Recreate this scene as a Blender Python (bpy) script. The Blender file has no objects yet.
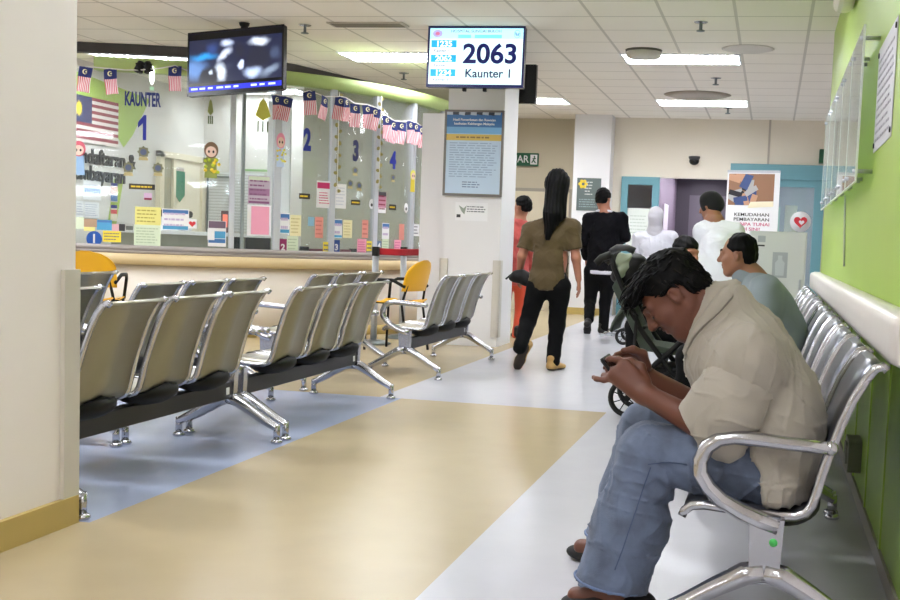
import bpy, math, random
import numpy as np
from mathutils import Vector, Matrix, Euler

random.seed(7)
SC = bpy.context.scene
COL = SC.collection
PI = math.pi

# ------------------------------------------------------------------ camera
F, YAW, PITCH, ROLL, CX, CY, CAMZ = 1133.127, .197697307, .0804360792, -.0393929324, 540.761, 333.251, 1.06


def _axes():
    cy, sy = math.cos(YAW), math.sin(YAW)
    f = np.array([-sy, cy, 0]); r = np.array([cy, sy, 0]); u = np.array([0, 0, 1.])
    cp, sp = math.cos(PITCH), math.sin(PITCH)
    f2 = f * cp - u * sp; u2 = u * cp + f * sp
    cr, sr = math.cos(ROLL), math.sin(ROLL)
    return r * cr - u2 * sr, u2 * cr + r * sr, f2


RA, UA, WA = _axes()
cam_data = bpy.data.cameras.new('camera')
cam = bpy.data.objects.new('camera', cam_data)
COL.objects.link(cam)
cam.matrix_world = Matrix(((RA[0], UA[0], -WA[0], 0), (RA[1], UA[1], -WA[1], 0), (RA[2], UA[2], -WA[2], CAMZ), (0, 0, 0, 1)))
cam_data.sensor_fit = 'HORIZONTAL'
cam_data.sensor_width = 36
cam_data.lens = F / 900 * 36
cam_data.shift_x = -(CX - 450) / 900
cam_data.shift_y = (CY - 300) / 900
cam_data.clip_start = .05
SC.camera = cam

# ------------------------------------------------------------------ world, exposure
world = bpy.data.worlds.new('world'); SC.world = world
world.use_nodes = True
bg = world.node_tree.nodes['Background']
bg.inputs[0].default_value = (.93, .95, 1, 1)
bg.inputs[1].default_value = .48
SC.view_settings.view_transform = 'Standard'
SC.view_settings.look = 'None'
SC.view_settings.exposure = 1.25
SC.view_settings.gamma = 1
SC.view_settings.use_curve_mapping = False
LAMP = 15.0            # radiance of a fluorescent troffer


# ------------------------------------------------------------------ rays: a pixel of the 900x600 frame met with a real plane
def ray(x, y):
    return WA + RA * (x - CX) / F - UA * (y - CY) / F


def at_y(x, y, Y):
    d = ray(x, y); return Vector(np.array([0, 0, CAMZ]) + d * Y / d[1])


def at_x(x, y, X):
    d = ray(x, y); return Vector(np.array([0, 0, CAMZ]) + d * X / d[0])


def at_z(x, y, z):
    d = ray(x, y); return Vector(np.array([0, 0, CAMZ]) + d * (z - CAMZ) / d[2])


ARC_C = np.array([-7., 13.])


def at_arc(x, y, R=3.2):
    d = ray(x, y); v = d[:2]
    a = v @ v; b = -2 * (v @ ARC_C); c = ARC_C @ ARC_C - R * R
    t = (-b - math.sqrt(max(0, b * b - 4 * a * c))) / (2 * a)
    p = np.array([0, 0, CAMZ]) + d * t
    return math.degrees(math.atan2(p[1] - ARC_C[1], p[0] - ARC_C[0])), p[2]


def arc_pt(ang, z, R=3.2):
    a = math.radians(ang)
    return Vector((ARC_C[0] + R * math.cos(a), ARC_C[1] + R * math.sin(a), z))


# ------------------------------------------------------------------ materials
def lin(h):
    if isinstance(h, str):
        c = [int(h[i:i + 2], 16) / 255 for i in (0, 2, 4)]
    else:
        c = [v / 255 for v in h]
    return [v / 12.92 if v <= .04045 else ((v + .055) / 1.055) ** 2.4 for v in c] + [1]


MATS = {}


def mat(name, color, rough=.5, metal=0., spec=.5, vary=None, bump=None, emit=None, coat=0., sheen=0.):
    """vary = (scale, amount) mottles the colour; bump = (scale, strength, stretch xyz)"""
    if name in MATS:
        return MATS[name]
    m = bpy.data.materials.new(name); m.use_nodes = True
    nt = m.node_tree; b = nt.nodes['Principled BSDF']
    c = lin(color)
    b.inputs['Base Color'].default_value = c
    b.inputs['Roughness'].default_value = rough
    b.inputs['Metallic'].default_value = metal
    b.inputs['Specular IOR Level'].default_value = spec
    b.inputs['Coat Weight'].default_value = coat
    b.inputs['Sheen Weight'].default_value = sheen
    tc = nt.nodes.new('ShaderNodeTexCoord')
    if vary:
        n = nt.nodes.new('ShaderNodeTexNoise'); n.inputs['Scale'].default_value = vary[0]; n.inputs['Detail'].default_value = 4
        nt.links.new(tc.outputs['Object'], n.inputs['Vector'])
        mx = nt.nodes.new('ShaderNodeMix'); mx.data_type = 'RGBA'
        k = vary[1]
        mx.inputs[6].default_value = [max(0, v * (1 - k)) for v in c[:3]] + [1]
        mx.inputs[7].default_value = [min(1, v * (1 + k)) for v in c[:3]] + [1]
        nt.links.new(n.outputs['Fac'], mx.inputs[0]); nt.links.new(mx.outputs[2], b.inputs['Base Color'])
    if bump:
        n = nt.nodes.new('ShaderNodeTexNoise'); n.inputs['Scale'].default_value = bump[0]; n.inputs['Detail'].default_value = 3
        if len(bump) > 2:
            mp = nt.nodes.new('ShaderNodeMapping'); mp.inputs['Scale'].default_value = bump[2]
            nt.links.new(tc.outputs['Object'], mp.inputs['Vector']); nt.links.new(mp.outputs[0], n.inputs['Vector'])
        else:
            nt.links.new(tc.outputs['Object'], n.inputs['Vector'])
        bp = nt.nodes.new('ShaderNodeBump'); bp.inputs['Strength'].default_value = bump[1]; bp.inputs['Distance'].default_value = .01
        nt.links.new(n.outputs['Fac'], bp.inputs['Height']); nt.links.new(bp.outputs[0], b.inputs['Normal'])
    if emit:
        b.inputs['Emission Color'].default_value = c
        b.inputs['Emission Strength'].default_value = emit
    MATS[name] = m
    return m


def glass(name, tint, refl=.06, rough=.02, haze=0.):
    m = bpy.data.materials.new(name); m.use_nodes = True
    nt = m.node_tree; nt.nodes.clear()
    out = nt.nodes.new('ShaderNodeOutputMaterial')
    tr = nt.nodes.new('ShaderNodeBsdfTransparent'); tr.inputs[0].default_value = lin(tint)
    gl = nt.nodes.new('ShaderNodeBsdfGlossy'); gl.inputs['Roughness'].default_value = rough
    fr = nt.nodes.new('ShaderNodeFresnel')
    ge = nt.nodes.new('ShaderNodeNewGeometry'); mr = nt.nodes.new('ShaderNodeMapRange')
    mr.inputs['To Min'].default_value = 1.45; mr.inputs['To Max'].default_value = 1 / 1.45
    nt.links.new(ge.outputs['Backfacing'], mr.inputs['Value']); nt.links.new(mr.outputs[0], fr.inputs[0])
    mx = nt.nodes.new('ShaderNodeMixShader')
    nt.links.new(fr.outputs[0], mx.inputs[0]); nt.links.new(tr.outputs[0], mx.inputs[1]); nt.links.new(gl.outputs[0], mx.inputs[2])
    last = mx
    if haze:
        df = nt.nodes.new('ShaderNodeBsdfDiffuse'); df.inputs[0].default_value = (.85, .88, .9, 1)
        m2 = nt.nodes.new('ShaderNodeMixShader'); m2.inputs[0].default_value = haze
        nt.links.new(mx.outputs[0], m2.inputs[1]); nt.links.new(df.outputs[0], m2.inputs[2]); last = m2
    nt.links.new(last.outputs[0], out.inputs[0])
    MATS[name] = m
    return m


# ------------------------------------------------------------------ mesh builder
def orth(d):
    d = Vector(d).normalized()
    a = Vector((0, 0, 1)) if abs(d.z) < .9 else Vector((1, 0, 0))
    u = d.cross(a).normalized(); v = d.cross(u).normalized()
    return u, v


class MB:
    def __init__(s):
        s.v, s.f, s.m, s.s = [], [], [], []

    def add(s, vs, fs, mi=0, smooth=False):
        o = len(s.v)
        s.v += [tuple(x) for x in vs]
        for f in fs:
            s.f.append([i + o for i in f]); s.m.append(mi); s.s.append(smooth)
        return s

    def box(s, lo, hi, mi=0, M=None):
        x0, y0, z0 = lo; x1, y1, z1 = hi
        vs = [Vector(p) for p in ((x0, y0, z0), (x1, y0, z0), (x1, y1, z0), (x0, y1, z0), (x0, y0, z1), (x1, y0, z1), (x1, y1, z1), (x0, y1, z1))]
        if M is not None:
            vs = [M @ p for p in vs]
        return s.add(vs, [(3, 2, 1, 0), (4, 5, 6, 7), (0, 1, 5, 4), (1, 2, 6, 5), (2, 3, 7, 6), (3, 0, 4, 7)], mi)

    def rbox(s, lo, hi, r=.01, mi=0, M=None, n=3, axis=2):
        """box with rounded corners around one axis (extruded rounded rectangle)"""
        ax = [i for i in range(3) if i != axis]
        a0, a1, b0, b1 = lo[ax[0]], hi[ax[0]], lo[ax[1]], hi[ax[1]]
        r = min(r, (a1 - a0) / 2 - 1e-5, (b1 - b0) / 2 - 1e-5)
        poly = []
        for cx, cy, t0 in ((a1 - r, b1 - r, 0), (a0 + r, b1 - r, PI / 2), (a0 + r, b0 + r, PI), (a1 - r, b0 + r, 1.5 * PI)):
            for k in range(n + 1):
                t = t0 + k / n * PI / 2
                poly.append((cx + r * math.cos(t), cy + r * math.sin(t)))
        vs = []
        for h in (lo[axis], hi[axis]):
            for a, b in poly:
                p = [0, 0, 0]; p[ax[0]] = a; p[ax[1]] = b; p[axis] = h
                vs.append(Vector(p) if M is None else M @ Vector(p))
        N = len(poly)
        fs = [tuple(range(N))[::-1], tuple(range(N, 2 * N))] + [(i, (i + 1) % N, N + (i + 1) % N, N + i) for i in range(N)]
        if axis == 1:
            fs = [f[::-1] for f in fs]
        return s.add(vs, fs, mi)

    def tube(s, pts, r, n=10, mi=0, closed=False, cap=True, flat=None):
        """round tube along points; r a number or a list; flat=(a,b) scales the section"""
        pts = [Vector(p) for p in pts]; N = len(pts)
        rs = r if isinstance(r, (list, tuple)) else [r] * N
        vs = []; up = None
        for i, p in enumerate(pts):
            if closed:
                d = pts[(i + 1) % N] - pts[i - 1]
            else:
                d = pts[min(i + 1, N - 1)] - pts[max(i - 1, 0)]
            d.normalize()
            if up is None:
                u, v = orth(d)
            else:
                u = (up - d * up.dot(d))
                u = u.normalized() if u.length > 1e-6 else orth(d)[0]
                v = d.cross(u)
            up = u
            fa, fb = flat or (1, 1)
            for k in range(n):
                t = 2 * PI * k / n
                vs.append(p + u * (math.cos(t) * rs[i] * fa) + v * (math.sin(t) * rs[i] * fb))
        fs = []
        for i in range(N if closed else N - 1):
            a = i * n; b = ((i + 1) % N) * n
            for k in range(n):
                fs.append((a + k, a + (k + 1) % n, b + (k + 1) % n, b + k))
        s.add(vs, fs, mi, True)
        if cap and not closed:
            o = len(s.v) - len(vs)
            s.f.append([o + k for k in range(n)][::-1]); s.m.append(mi); s.s.append(False)
            s.f.append([o + (N - 1) * n + k for k in range(n)]); s.m.append(mi); s.s.append(False)
        return s

    def lathe(s, prof, n=20, mi=0, M=None, smooth=True):
        vs = []
        for r, z in prof:
            for k in range(n):
                t = 2 * PI * k / n
                p = Vector((r * math.cos(t), r * math.sin(t), z))
                vs.append(p if M is None else M @ p)
        fs = []
        for i in range(len(prof) - 1):
            for k in range(n):
                fs.append((i * n + k, i * n + (k + 1) % n, (i + 1) * n + (k + 1) % n, (i + 1) * n + k))
        fs.append(tuple(range(n))[::-1]); L = (len(prof) - 1) * n
        fs.append(tuple(range(L, L + n)))
        return s.add(vs, fs, mi, smooth)

    def ball(s, c, r, n=12, mi=0, M=None):
        """ellipsoid"""
        rr = r if isinstance(r, (tuple, list)) else (r, r, r)
        vs, fs = [], []
        m = n // 2 + 1
        for i in range(m + 1):
            ph = -PI / 2 + PI * i / m
            for k in range(n):
                t = 2 * PI * k / n
                p = Vector((rr[0] * math.cos(ph) * math.cos(t), rr[1] * math.cos(ph) * math.sin(t), rr[2] * math.sin(ph)))
                if M is not None:
                    p = M @ p
                vs.append(p + Vector(c))
        for i in range(m):
            for k in range(n):
                fs.append((i * n + k, i * n + (k + 1) % n, (i + 1) * n + (k + 1) % n, (i + 1) * n + k))
        return s.add(vs, fs, mi, True)

    def prism(s, poly, d, mi=0, smooth=False):
        """polygon of 3-D points pushed along d"""
        N = len(poly); d = Vector(d)
        vs = [Vector(p) for p in poly] + [Vector(p) + d for p in poly]
        nrm = Vector((0, 0, 0))
        for i in range(N):
            nrm += vs[i].cross(vs[(i + 1) % N])
        fs = [tuple(range(N))[::-1], tuple(range(N, 2 * N))] + [(i, (i + 1) % N, N + (i + 1) % N, N + i) for i in range(N)]
        if nrm.dot(d) < 0:
            fs = [f[::-1] for f in fs]
        return s.add(vs, fs, mi, smooth)

    def loft(s, rings, mi=0, smooth=True, closed=True, caps=True):
        n = len(rings[0]); vs = [p for r in rings for p in r]; fs = []
        for i in range(len(rings) - 1):
            for k in range(n if closed else n - 1):
                fs.append((i * n + k, i * n + (k + 1) % n, (i + 1) * n + (k + 1) % n, (i + 1) * n + k))
        s.add(vs, fs, mi, smooth)
        if caps and closed:
            o = len(s.v) - len(vs)
            s.f.append([o + k for k in range(n)][::-1]); s.m.append(mi); s.s.append(False)
            s.f.append([o + (len(rings) - 1) * n + k for k in range(n)]); s.m.append(mi); s.s.append(False)
        return s

    def mesh(s, name):
        me = bpy.data.meshes.new(name)
        me.from_pydata(s.v, [], s.f)
        me.polygons.foreach_set('material_index', s.m)
        me.polygons.foreach_set('use_smooth', s.s)
        me.update()
        return me

    def build(s, name, mats, parent=None, M=None, bevel=0):
        o = bpy.data.objects.new(name, s.mesh(name)); COL.objects.link(o)
        for m in (mats if isinstance(mats, (list, tuple)) else [mats]):
            o.data.materials.append(m)
        if M is not None:
            o.matrix_local = M
        if parent is not None:
            o.parent = parent
        if bevel:
            b = o.modifiers.new('bevel', 'BEVEL'); b.width = bevel; b.segments = 2; b.limit_method = 'ANGLE'; b.angle_limit = .7
        return o


def tag(o, label, cat, group=None, kind=None):
    o['label'] = label; o['category'] = cat
    if group:
        o['group'] = group
    if kind:
        o['kind'] = kind
    return o


def thing(name, label, cat, loc=(0, 0, 0), rz=0., group=None, M=None):
    o = bpy.data.objects.new(name, None); COL.objects.link(o)
    o.empty_display_size = .1
    if M is not None:
        o.matrix_world = M
    else:
        o.location = loc; o.rotation_euler = (0, 0, rz)
    return tag(o, label, cat, group)


def struct(o, label=None):
    o['kind'] = 'structure'
    if label:
        o['label'] = label
    return o


def copy_tree(o, parent=None):
    c = o.copy(); COL.objects.link(c)
    if parent is not None:
        c.parent = parent
    for ch in o.children:
        copy_tree(ch, c)
    return c


def frame(o, right, up):
    r = Vector(right).normalized(); u = Vector(up); u = (u - r * u.dot(r)).normalized(); n = r.cross(u)
    return Matrix(((r.x, u.x, n.x, o[0]), (r.y, u.y, n.y, o[1]), (r.z, u.z, n.z, o[2]), (0, 0, 0, 1)))


def text(name, body, size, m, M, parent=None, bold=0., ext=.0015, align='CENTER', xs=1., fit=None):
    cu = bpy.data.curves.new(name, 'FONT')
    cu.body = body; cu.size = size; cu.extrude = ext; cu.offset = bold
    cu.align_x = align; cu.align_y = 'CENTER'
    t_ = bpy.data.objects.new(name, cu); COL.objects.link(t_)
    bpy.context.view_layer.update()
    me = bpy.data.meshes.new_from_object(t_.evaluated_get(bpy.context.evaluated_depsgraph_get()))
    bpy.data.objects.remove(t_); bpy.data.curves.remove(cu)
    me.materials.clear(); me.materials.append(m); me.name = name
    if fit:
        xs_ = [v.co.x for v in me.vertices]; ys_ = [v.co.y for v in me.vertices]
        M = M @ Matrix.Diagonal((fit[0] / (max(xs_) - min(xs_)), fit[1] / (max(ys_) - min(ys_)), 1, 1)) @ T((-(max(xs_) + min(xs_)) / 2, -(max(ys_) + min(ys_)) / 2, 0))
    o = bpy.data.objects.new(name, me); COL.objects.link(o)
    M2 = M @ Matrix.Diagonal((xs, 1, 1, 1))
    if parent is not None:
        o.parent = parent
    o.matrix_local = M2
    return o


T = Matrix.Translation


def RZ(a):
    return Matrix.Rotation(a, 4, 'Z')


# ------------------------------------------------------------------ colours used in the place
white_paint = mat('white_paint', (240, 234, 230), .55, vary=(3, .03))
cream_paint = mat('cream_paint', (236, 228, 212), .6, vary=(2, .03))
pillar_paint = mat('pillar_paint', (228, 227, 228), .45, vary=(2, .02))
green_paint = mat('green_paint', (170, 200, 84), .42, vary=(1.5, .05))
green_low = mat('green_low', (160, 198, 70), .3, vary=(4, .12))
green_rib = mat('green_rib', (178, 208, 100), .3)
guard_plastic = mat('guard_plastic', (205, 200, 190), .4)
bumper_plastic = mat('bumper_plastic', (226, 220, 214), .35, vary=(8, .03))
tan_wood = mat('tan_wood', (207, 189, 150), .45, vary=(9, .06), bump=(40, .05, (1, .05, 1)))
yellow_vinyl = mat('yellow_vinyl', (190, 166, 98), .35, vary=(10, .06))
mauve_paint = mat('mauve_paint', (136, 120, 136), .6)
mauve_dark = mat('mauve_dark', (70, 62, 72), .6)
blue_frame = mat('blue_frame', (112, 164, 176), .4)
pale_blue = mat('pale_blue', (176, 192, 204), .5)
alu = mat('alu', (196, 200, 208), .35, .7)
mullion_paint = mat('mullion_paint', (198, 202, 210), .4, .15)
alu_dark = mat('alu_dark', (120, 128, 128), .4, .6)
steel_olive = mat('steel_olive', (150, 146, 128), .34, .55, vary=(6, .06), bump=(60, .02))
steel_bright = mat('steel_bright', (122, 124, 132), .28, .85, vary=(6, .05))
chrome = mat('chrome', (190, 191, 197), .18, .95)
black_plastic = mat('black_plastic', (14, 14, 15), .6, spec=.3)
office_paint = mat('office_paint', (220, 216, 210), .6, vary=(2, .02))
black_rubber = mat('black_rubber', (14, 14, 15), .7)
dark_grey = mat('dark_grey', (58, 58, 62), .45)
beam_metal = mat('beam_metal', (44, 44, 48), .4, .3)
paper_white = mat('paper_white', (236, 236, 238), .6)
ink_black = mat('ink_black', (24, 24, 28), .6)
ink_navy = mat('ink_navy', (22, 34, 130), .5)
ink_grey = mat('ink_grey', (110, 112, 120), .6)
paper_yellow = mat('paper_yellow', (232, 226, 140), .6)
paper_mint = mat('paper_mint', (212, 226, 200), .6)
paper_cream = mat('paper_cream', (240, 234, 190), .6)
paper_pink = mat('paper_pink', (240, 165, 190), .6)
paper_salmon = mat('paper_salmon', (226, 150, 138), .6)
paper_lemon = mat('paper_lemon', (240, 218, 70), .6)
paper_sky = mat('paper_sky', (80, 160, 205), .6)
paper_blue = mat('paper_blue', (72, 120, 180), .6)
magenta = mat('magenta', (200, 50, 110), .5)
maroon = mat('maroon', (128, 26, 60), .5)
red_ink = mat('red_ink', (205, 44, 58), .5)
flag_red = mat('flag_red', (214, 92, 112), .7)
flag_white = mat('flag_white', (240, 226, 230), .7)
flag_blue = mat('flag_blue', (30, 42, 108), .7)
gold = mat('gold', (236, 205, 60), .5)
green_sign = mat('green_sign', (22, 92, 60), .4)
screen_black = mat('screen_black', (10, 10, 14), .25)
bezel_navy = mat('bezel_navy', (26, 34, 110), .3)
skin_tan = mat('skin_tan', (100, 58, 42), .5, vary=(30, .06), bump=(220, .04))
skin_light = mat('skin_light', (150, 104, 80), .5, vary=(30, .05))
skin_mid = mat('skin_mid', (168, 112, 88), .5, vary=(30, .05))
lip_mat = mat('lip_mat', (112, 62, 54), .45)
hair_black = mat('hair_black', (2, 2, 3), .6, spec=.15)
clear_glass = glass('clear_glass', (244, 250, 249))
window_glass = glass('window_glass', (243, 248, 248), haze=.03)
acrylic = glass('acrylic', (236, 243, 240), haze=.16)

# ================================================================== SETTING
CEIL = 2.966
vin_grey = mat('vinyl_grey', (190, 190, 196), .26, vary=(5, .05), spec=.38)
vin_yellow = mat('vinyl_yellow', (180, 164, 132), .26, vary=(5, .06), spec=.38)
vin_blue = mat('vinyl_blue', (158, 168, 192), .26, vary=(5, .07), spec=.38)
fl = MB()
xs = [-13, -2.48, -2.33, -.97, 4]
ys = [-7, 3.58, 7.06, 25]
for i in range(4):
    for j in range(3):
        x, y = (xs[i] + xs[i + 1]) / 2, (ys[j] + ys[j + 1]) / 2
        if i == 3:
            k = 0
        elif j == 0:
            k = 1
        elif j == 1:
            k = 2 if i < 2 else 1
        else:
            k = 1 if i == 0 else 0
        fl.add([(xs[i], ys[j], 0), (xs[i + 1], ys[j], 0), (xs[i + 1], ys[j + 1], 0), (xs[i], ys[j + 1], 0)], [(0, 1, 2, 3)], k)
struct(fl.build('floor', [vin_grey, vin_yellow, vin_blue]))

# ceiling: 600 mm mineral tiles in a grid
cm = bpy.data.materials.new('ceiling_tile'); cm.use_nodes = True
nt = cm.node_tree; b = nt.nodes['Principled BSDF']; b.inputs['Roughness'].default_value = .85
tc = nt.nodes.new('ShaderNodeTexCoord'); sp = nt.nodes.new('ShaderNodeSeparateXYZ'); nt.links.new(tc.outputs['Object'], sp.inputs[0])


def mth(op, a, b_=None, c_=None):
    n = nt.nodes.new('ShaderNodeMath'); n.operation = op
    for i, v in enumerate((a, b_, c_)):
        if v is None:
            continue
        if isinstance(v, (int, float)):
            n.inputs[i].default_value = v
        else:
            nt.links.new(v, n.inputs[i])
    return n.outputs[0]


def seam(sock, off, w):
    t = mth('DIVIDE', mth('SUBTRACT', sock, off), .6)
    fr = mth('ABSOLUTE', mth('SUBTRACT', mth('FRACT', mth('ADD', t, 200.5)), .5))
    return mth('LESS_THAN', fr, w / .6 / 2)


sx = seam(sp.outputs[0], .208, .026); sy = seam(sp.outputs[1], 8.997, .02)
both = mth('MAXIMUM', mth('MULTIPLY', sx, .8), sy)
nz = nt.nodes.new('ShaderNodeTexNoise'); nz.inputs['Scale'].default_value = 1.3
nt.links.new(tc.outputs['Object'], nz.inputs['Vector'])
m1 = nt.nodes.new('ShaderNodeMix'); m1.data_type = 'RGBA'; m1.inputs[6].default_value = lin((242, 236, 226)); m1.inputs[7].default_value = lin((250, 245, 236))
nt.links.new(nz.outputs['Fac'], m1.inputs[0])
m2 = nt.nodes.new('ShaderNodeMix'); m2.data_type = 'RGBA'; m2.inputs[7].default_value = lin((200, 194, 184))
nt.links.new(both, m2.inputs[0]); nt.links.new(m1.outputs[2], m2.inputs[6]); nt.links.new(m2.outputs[2], b.inputs['Base Color'])
bp = nt.nodes.new('ShaderNodeBump'); bp.inputs['Strength'].default_value = .3; bp.inputs['Distance'].default_value = .006; bp.invert = True
nt.links.new(both, bp.inputs['Height']); nt.links.new(bp.outputs[0], b.inputs['Normal'])
struct(MB().box((-13, -7, CEIL), (4, 25, CEIL + .1)).build('ceiling', cm))

# green wall on the bench side: upper painted plaster, lower laminate with ribs
WX = .43
wr = MB().box((WX, 3.3, 0), (WX + .2, 10.3, CEIL), 0)
struct(wr.build('wall_right', [green_paint]))
struct(MB().box((1.1, -7, 0), (1.2, 3.4, CEIL)).box((WX + .2, 3.3, 0), (1.1, 3.4, CEIL)).build('wall_near_right', white_paint))
dado = MB().box((WX - .012, 3.302, .06), (WX, 10.28, .8), 0)
for k in range(0, 15):
    y = 3.98 + .645 * k
    if y < 10.2:
        dado.box((WX - .018, y - .02, .06), (WX - .011, y + .02, .8), 1)
struct(dado.build('trim_1', [green_low, green_rib]))
sk = MB().box((WX - .022, 3.3, 0), (WX - .001, 10.29, .06))
struct(sk.build('baseboard_right', mat('grey_skirting', (150, 146, 138), .4)))
struct(MB().box((WX + .2, 10.2, 0), (2.2, 10.3, CEIL)).build('wall_return', cream_paint))
struct(MB().box((2.2, 10.2, 0), (2.3, 17.1, CEIL)).build('wall_far_right', cream_paint))

# wall bumper rail with rounded end
prof = [(0, .015), (0, .135), (.012, .152), (.055, .152), (.085, .14), (.092, .12), (.092, .03), (.085, .012), (.055, 0), (.012, 0)]
rings = []
for y, k in ((3.31, .75), (3.325, .93), (3.35, 1), (10.2, 1), (10.225, .93), (10.24, .75)):
    rings.append([Vector((WX - .001 - x * k, y, .742 + (z - .076) * (.9 + .1 * k) + .076)) for x, z in prof])
bump = MB().loft(rings, 0, True)
o = bump.build('wall_bumper', bumper_plastic)
tag(o, 'long off-white wall guard rail on the green wall behind the metal bench', 'wall guard')
struct(MB().box((-13, -7.1, 0), (4, -7, CEIL)).build('wall_behind', cream_paint))

# white pillar at the near end of the left benches
PXF, PYE = -2.385, 3.57
struct(MB().box((-2.9, 1.2, 0), (PXF, PYE, CEIL)).build('pillar_1', white_paint))
struct(MB().box((-2.9, 1.18, 0), (PXF + .02, PYE - .0, .10)).build('baseboard_left', yellow_vinyl))
gd = MB()
gd.prism([(PXF + .001, PYE - .085, .1), (PXF + .014, PYE - .08, .1), (PXF + .016, PYE + .006, .1), (PXF + .008, PYE + .014, .1), (PXF - .08, PYE + .014, .1), (PXF - .085, PYE + .001, .1), (PXF + .001, PYE + .001, .1)], (0, 0, .80))
tag(gd.build('corner_guard', guard_plastic), 'tall beige corner guard on the big white pillar beside the near bench', 'corner guard')

# pillar that carries the queue display
struct(MB().box((-3.2, 10.9, 0), (-2.63, 11.5, CEIL)).build('pillar_2', pillar_paint))
struct(MB().box((-3.53, 11.12, 0), (-3.2, 11.3, 2.31)).build('partition', pillar_paint))
for nm, x0, lab in (('a', -2.69, 'light grey corner guard on the display pillar, nearer the aisle'), ('b', -3.235, 'light grey corner guard on the display pillar, nearer the counter')):
    g = MB().rbox((x0, 10.87, .1), (x0 + .085, 10.9, .86), .012, axis=2)
    g.rbox((x0 + (.06 if x0 > -3 else 0), 10.87, .1), (x0 + (.085 if x0 > -3 else .025), 10.96, .86), .008)
    tag(g.build('corner_guard', guard_plastic), lab, 'corner guard')

# back wall with the column, the exit recess and the openings
YB = 17.1
bw = MB()
bw.box((-2.42, YB, 0), (-2.27, YB + .2, CEIL)); bw.box((-2.27, YB, 2.09), (-.63, YB + .2, CEIL))
bw.box((-.63, YB, 2.32), (.69, YB + .2, CEIL)); bw.box((.69, YB, 0), (2.3, YB + .2, CEIL))
struct(bw.build('wall_back', cream_paint))
struct(MB().box((-2.96, 16.75, 0), (-2.41, YB + .2, CEIL)).build('pillar_3', pillar_paint))
rw = MB().box((-6.2, 17.45, 0), (-2.9, 17.6, CEIL))
struct(rw.build('wall_recess', mat('beige_paint', (206, 196, 172), .6, vary=(2, .03))))
struct(MB().box((-6.2, 17.43, 0), (-2.96, 17.46, .1)).box((-2.98, 16.73, 0), (-2.4, 16.76, .1)).build('baseboard_back', yellow_vinyl))
dr = MB().rbox((-4.05, 17.40, .0), (-3.12, 17.45, 1.84), .005, axis=1)
dr_o = struct(dr.build('door_2', mat('cream_door', (228, 218, 194), .5)))
MB().box((-4.1, 17.41, 1.84), (-3.07, 17.45, 1.89)).box((-3.12, 17.41, 0), (-3.07, 17.45, 1.84)).build('door_frame', mat('grey_frame', (172, 164, 150), .5), dr_o)

# mauve corridor behind the opening
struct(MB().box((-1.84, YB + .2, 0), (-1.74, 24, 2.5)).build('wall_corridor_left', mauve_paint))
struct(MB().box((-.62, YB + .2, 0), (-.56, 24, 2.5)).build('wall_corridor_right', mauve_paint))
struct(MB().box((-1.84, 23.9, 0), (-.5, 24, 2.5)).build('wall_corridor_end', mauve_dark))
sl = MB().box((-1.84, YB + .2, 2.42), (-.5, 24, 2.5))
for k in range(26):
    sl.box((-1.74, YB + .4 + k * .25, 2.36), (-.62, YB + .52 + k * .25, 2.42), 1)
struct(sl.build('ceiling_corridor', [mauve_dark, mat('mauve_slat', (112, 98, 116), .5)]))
dc = MB().rbox((-1.5, 20.6, 0), (-.75, 20.66, 2.0), .005, axis=1)
d3 = struct(dc.build('door_3', mat('mauve_door', (100, 92, 102), .5)))
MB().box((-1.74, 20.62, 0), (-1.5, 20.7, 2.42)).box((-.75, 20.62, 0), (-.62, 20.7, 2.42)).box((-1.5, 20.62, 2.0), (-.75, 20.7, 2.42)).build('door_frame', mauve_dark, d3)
lp = MB().box((-1.735, 18.3, .9), (-1.72, 18.95, 1.75))
tag(lp.build('notice_board', mat('lit_board', (236, 226, 236), .5)), 'pale notice board on the mauve corridor wall', 'notice board')

# blue framed glazed leaf standing in the opening
wl = MB()
for x0, x1, z0, z1 in ((-2.27, -2.17, 0, 2.09), (-1.80, -1.70, 0, 2.09), (-2.17, -1.80, 1.97, 2.09), (-2.17, -1.80, 0, .12), (-2.17, -1.8, .92, 1.0)):
    wl.box((x0, 17.05, z0), (x1, 17.15, z1))
w1 = struct(wl.build('door_4', blue_frame))
MB().box((-2.17, 17.09, .12), (-1.8, 17.1, 1.97)).build('glazing', clear_glass, w1)
struct(MB().box((-2.3, 17.9, 0), (-1.84, 18, 2.5)).build('wall_behind_leaf', mat('mauve_grey', (168, 150, 162), .6)))

# automatic sliding door with blue header
hd = MB().rbox((-.66, 17.0, 2.1), (.72, 17.12, 2.32), .01, axis=0)
h1 = struct(hd.build('door_5', blue_frame))
jm = MB().box((.56, 17.02, 0), (.70, 17.14, 2.1)).box((-.66, 17.02, 0), (-.58, 17.14, 2.1)).box((-.58, 17.04, 2.0), (.56, 17.1, 2.1)).box((.0, 17.05, 0), (.05, 17.09, 2.0))
jm.build('door_frame', blue_frame, h1)
MB().box((-.58, 17.06, .02), (.56, 17.07, 2.0)).build('glazing', window_glass, h1)
struct(MB().box((-.56, 19.6, 0), (2.3, 19.7, 2.6)).build('wall_ward', mat('ward_paint', (156, 166, 174), .6)))
struct(MB().box((-.56, 17.3, 2.5), (2.3, 19.7, 2.6)).build('ceiling_ward', pale_blue))
cb = MB().rbox((.16, 17.5, .0), (.34, 17.6, 1.75), .01)
tag(cb.build('folding_screen', mat('screen_cream', (230, 226, 214), .5)), 'narrow cream panel standing behind the sliding glass door', 'panel')
cb = MB().box((-.2, 19.58, 1.1), (.1, 19.6, 1.8))
tag(cb.build('pinboard', mat('pin_mint', (176, 206, 196), .6)), 'mint green pinboard on the wall behind the glass door', 'pinboard')

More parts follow.
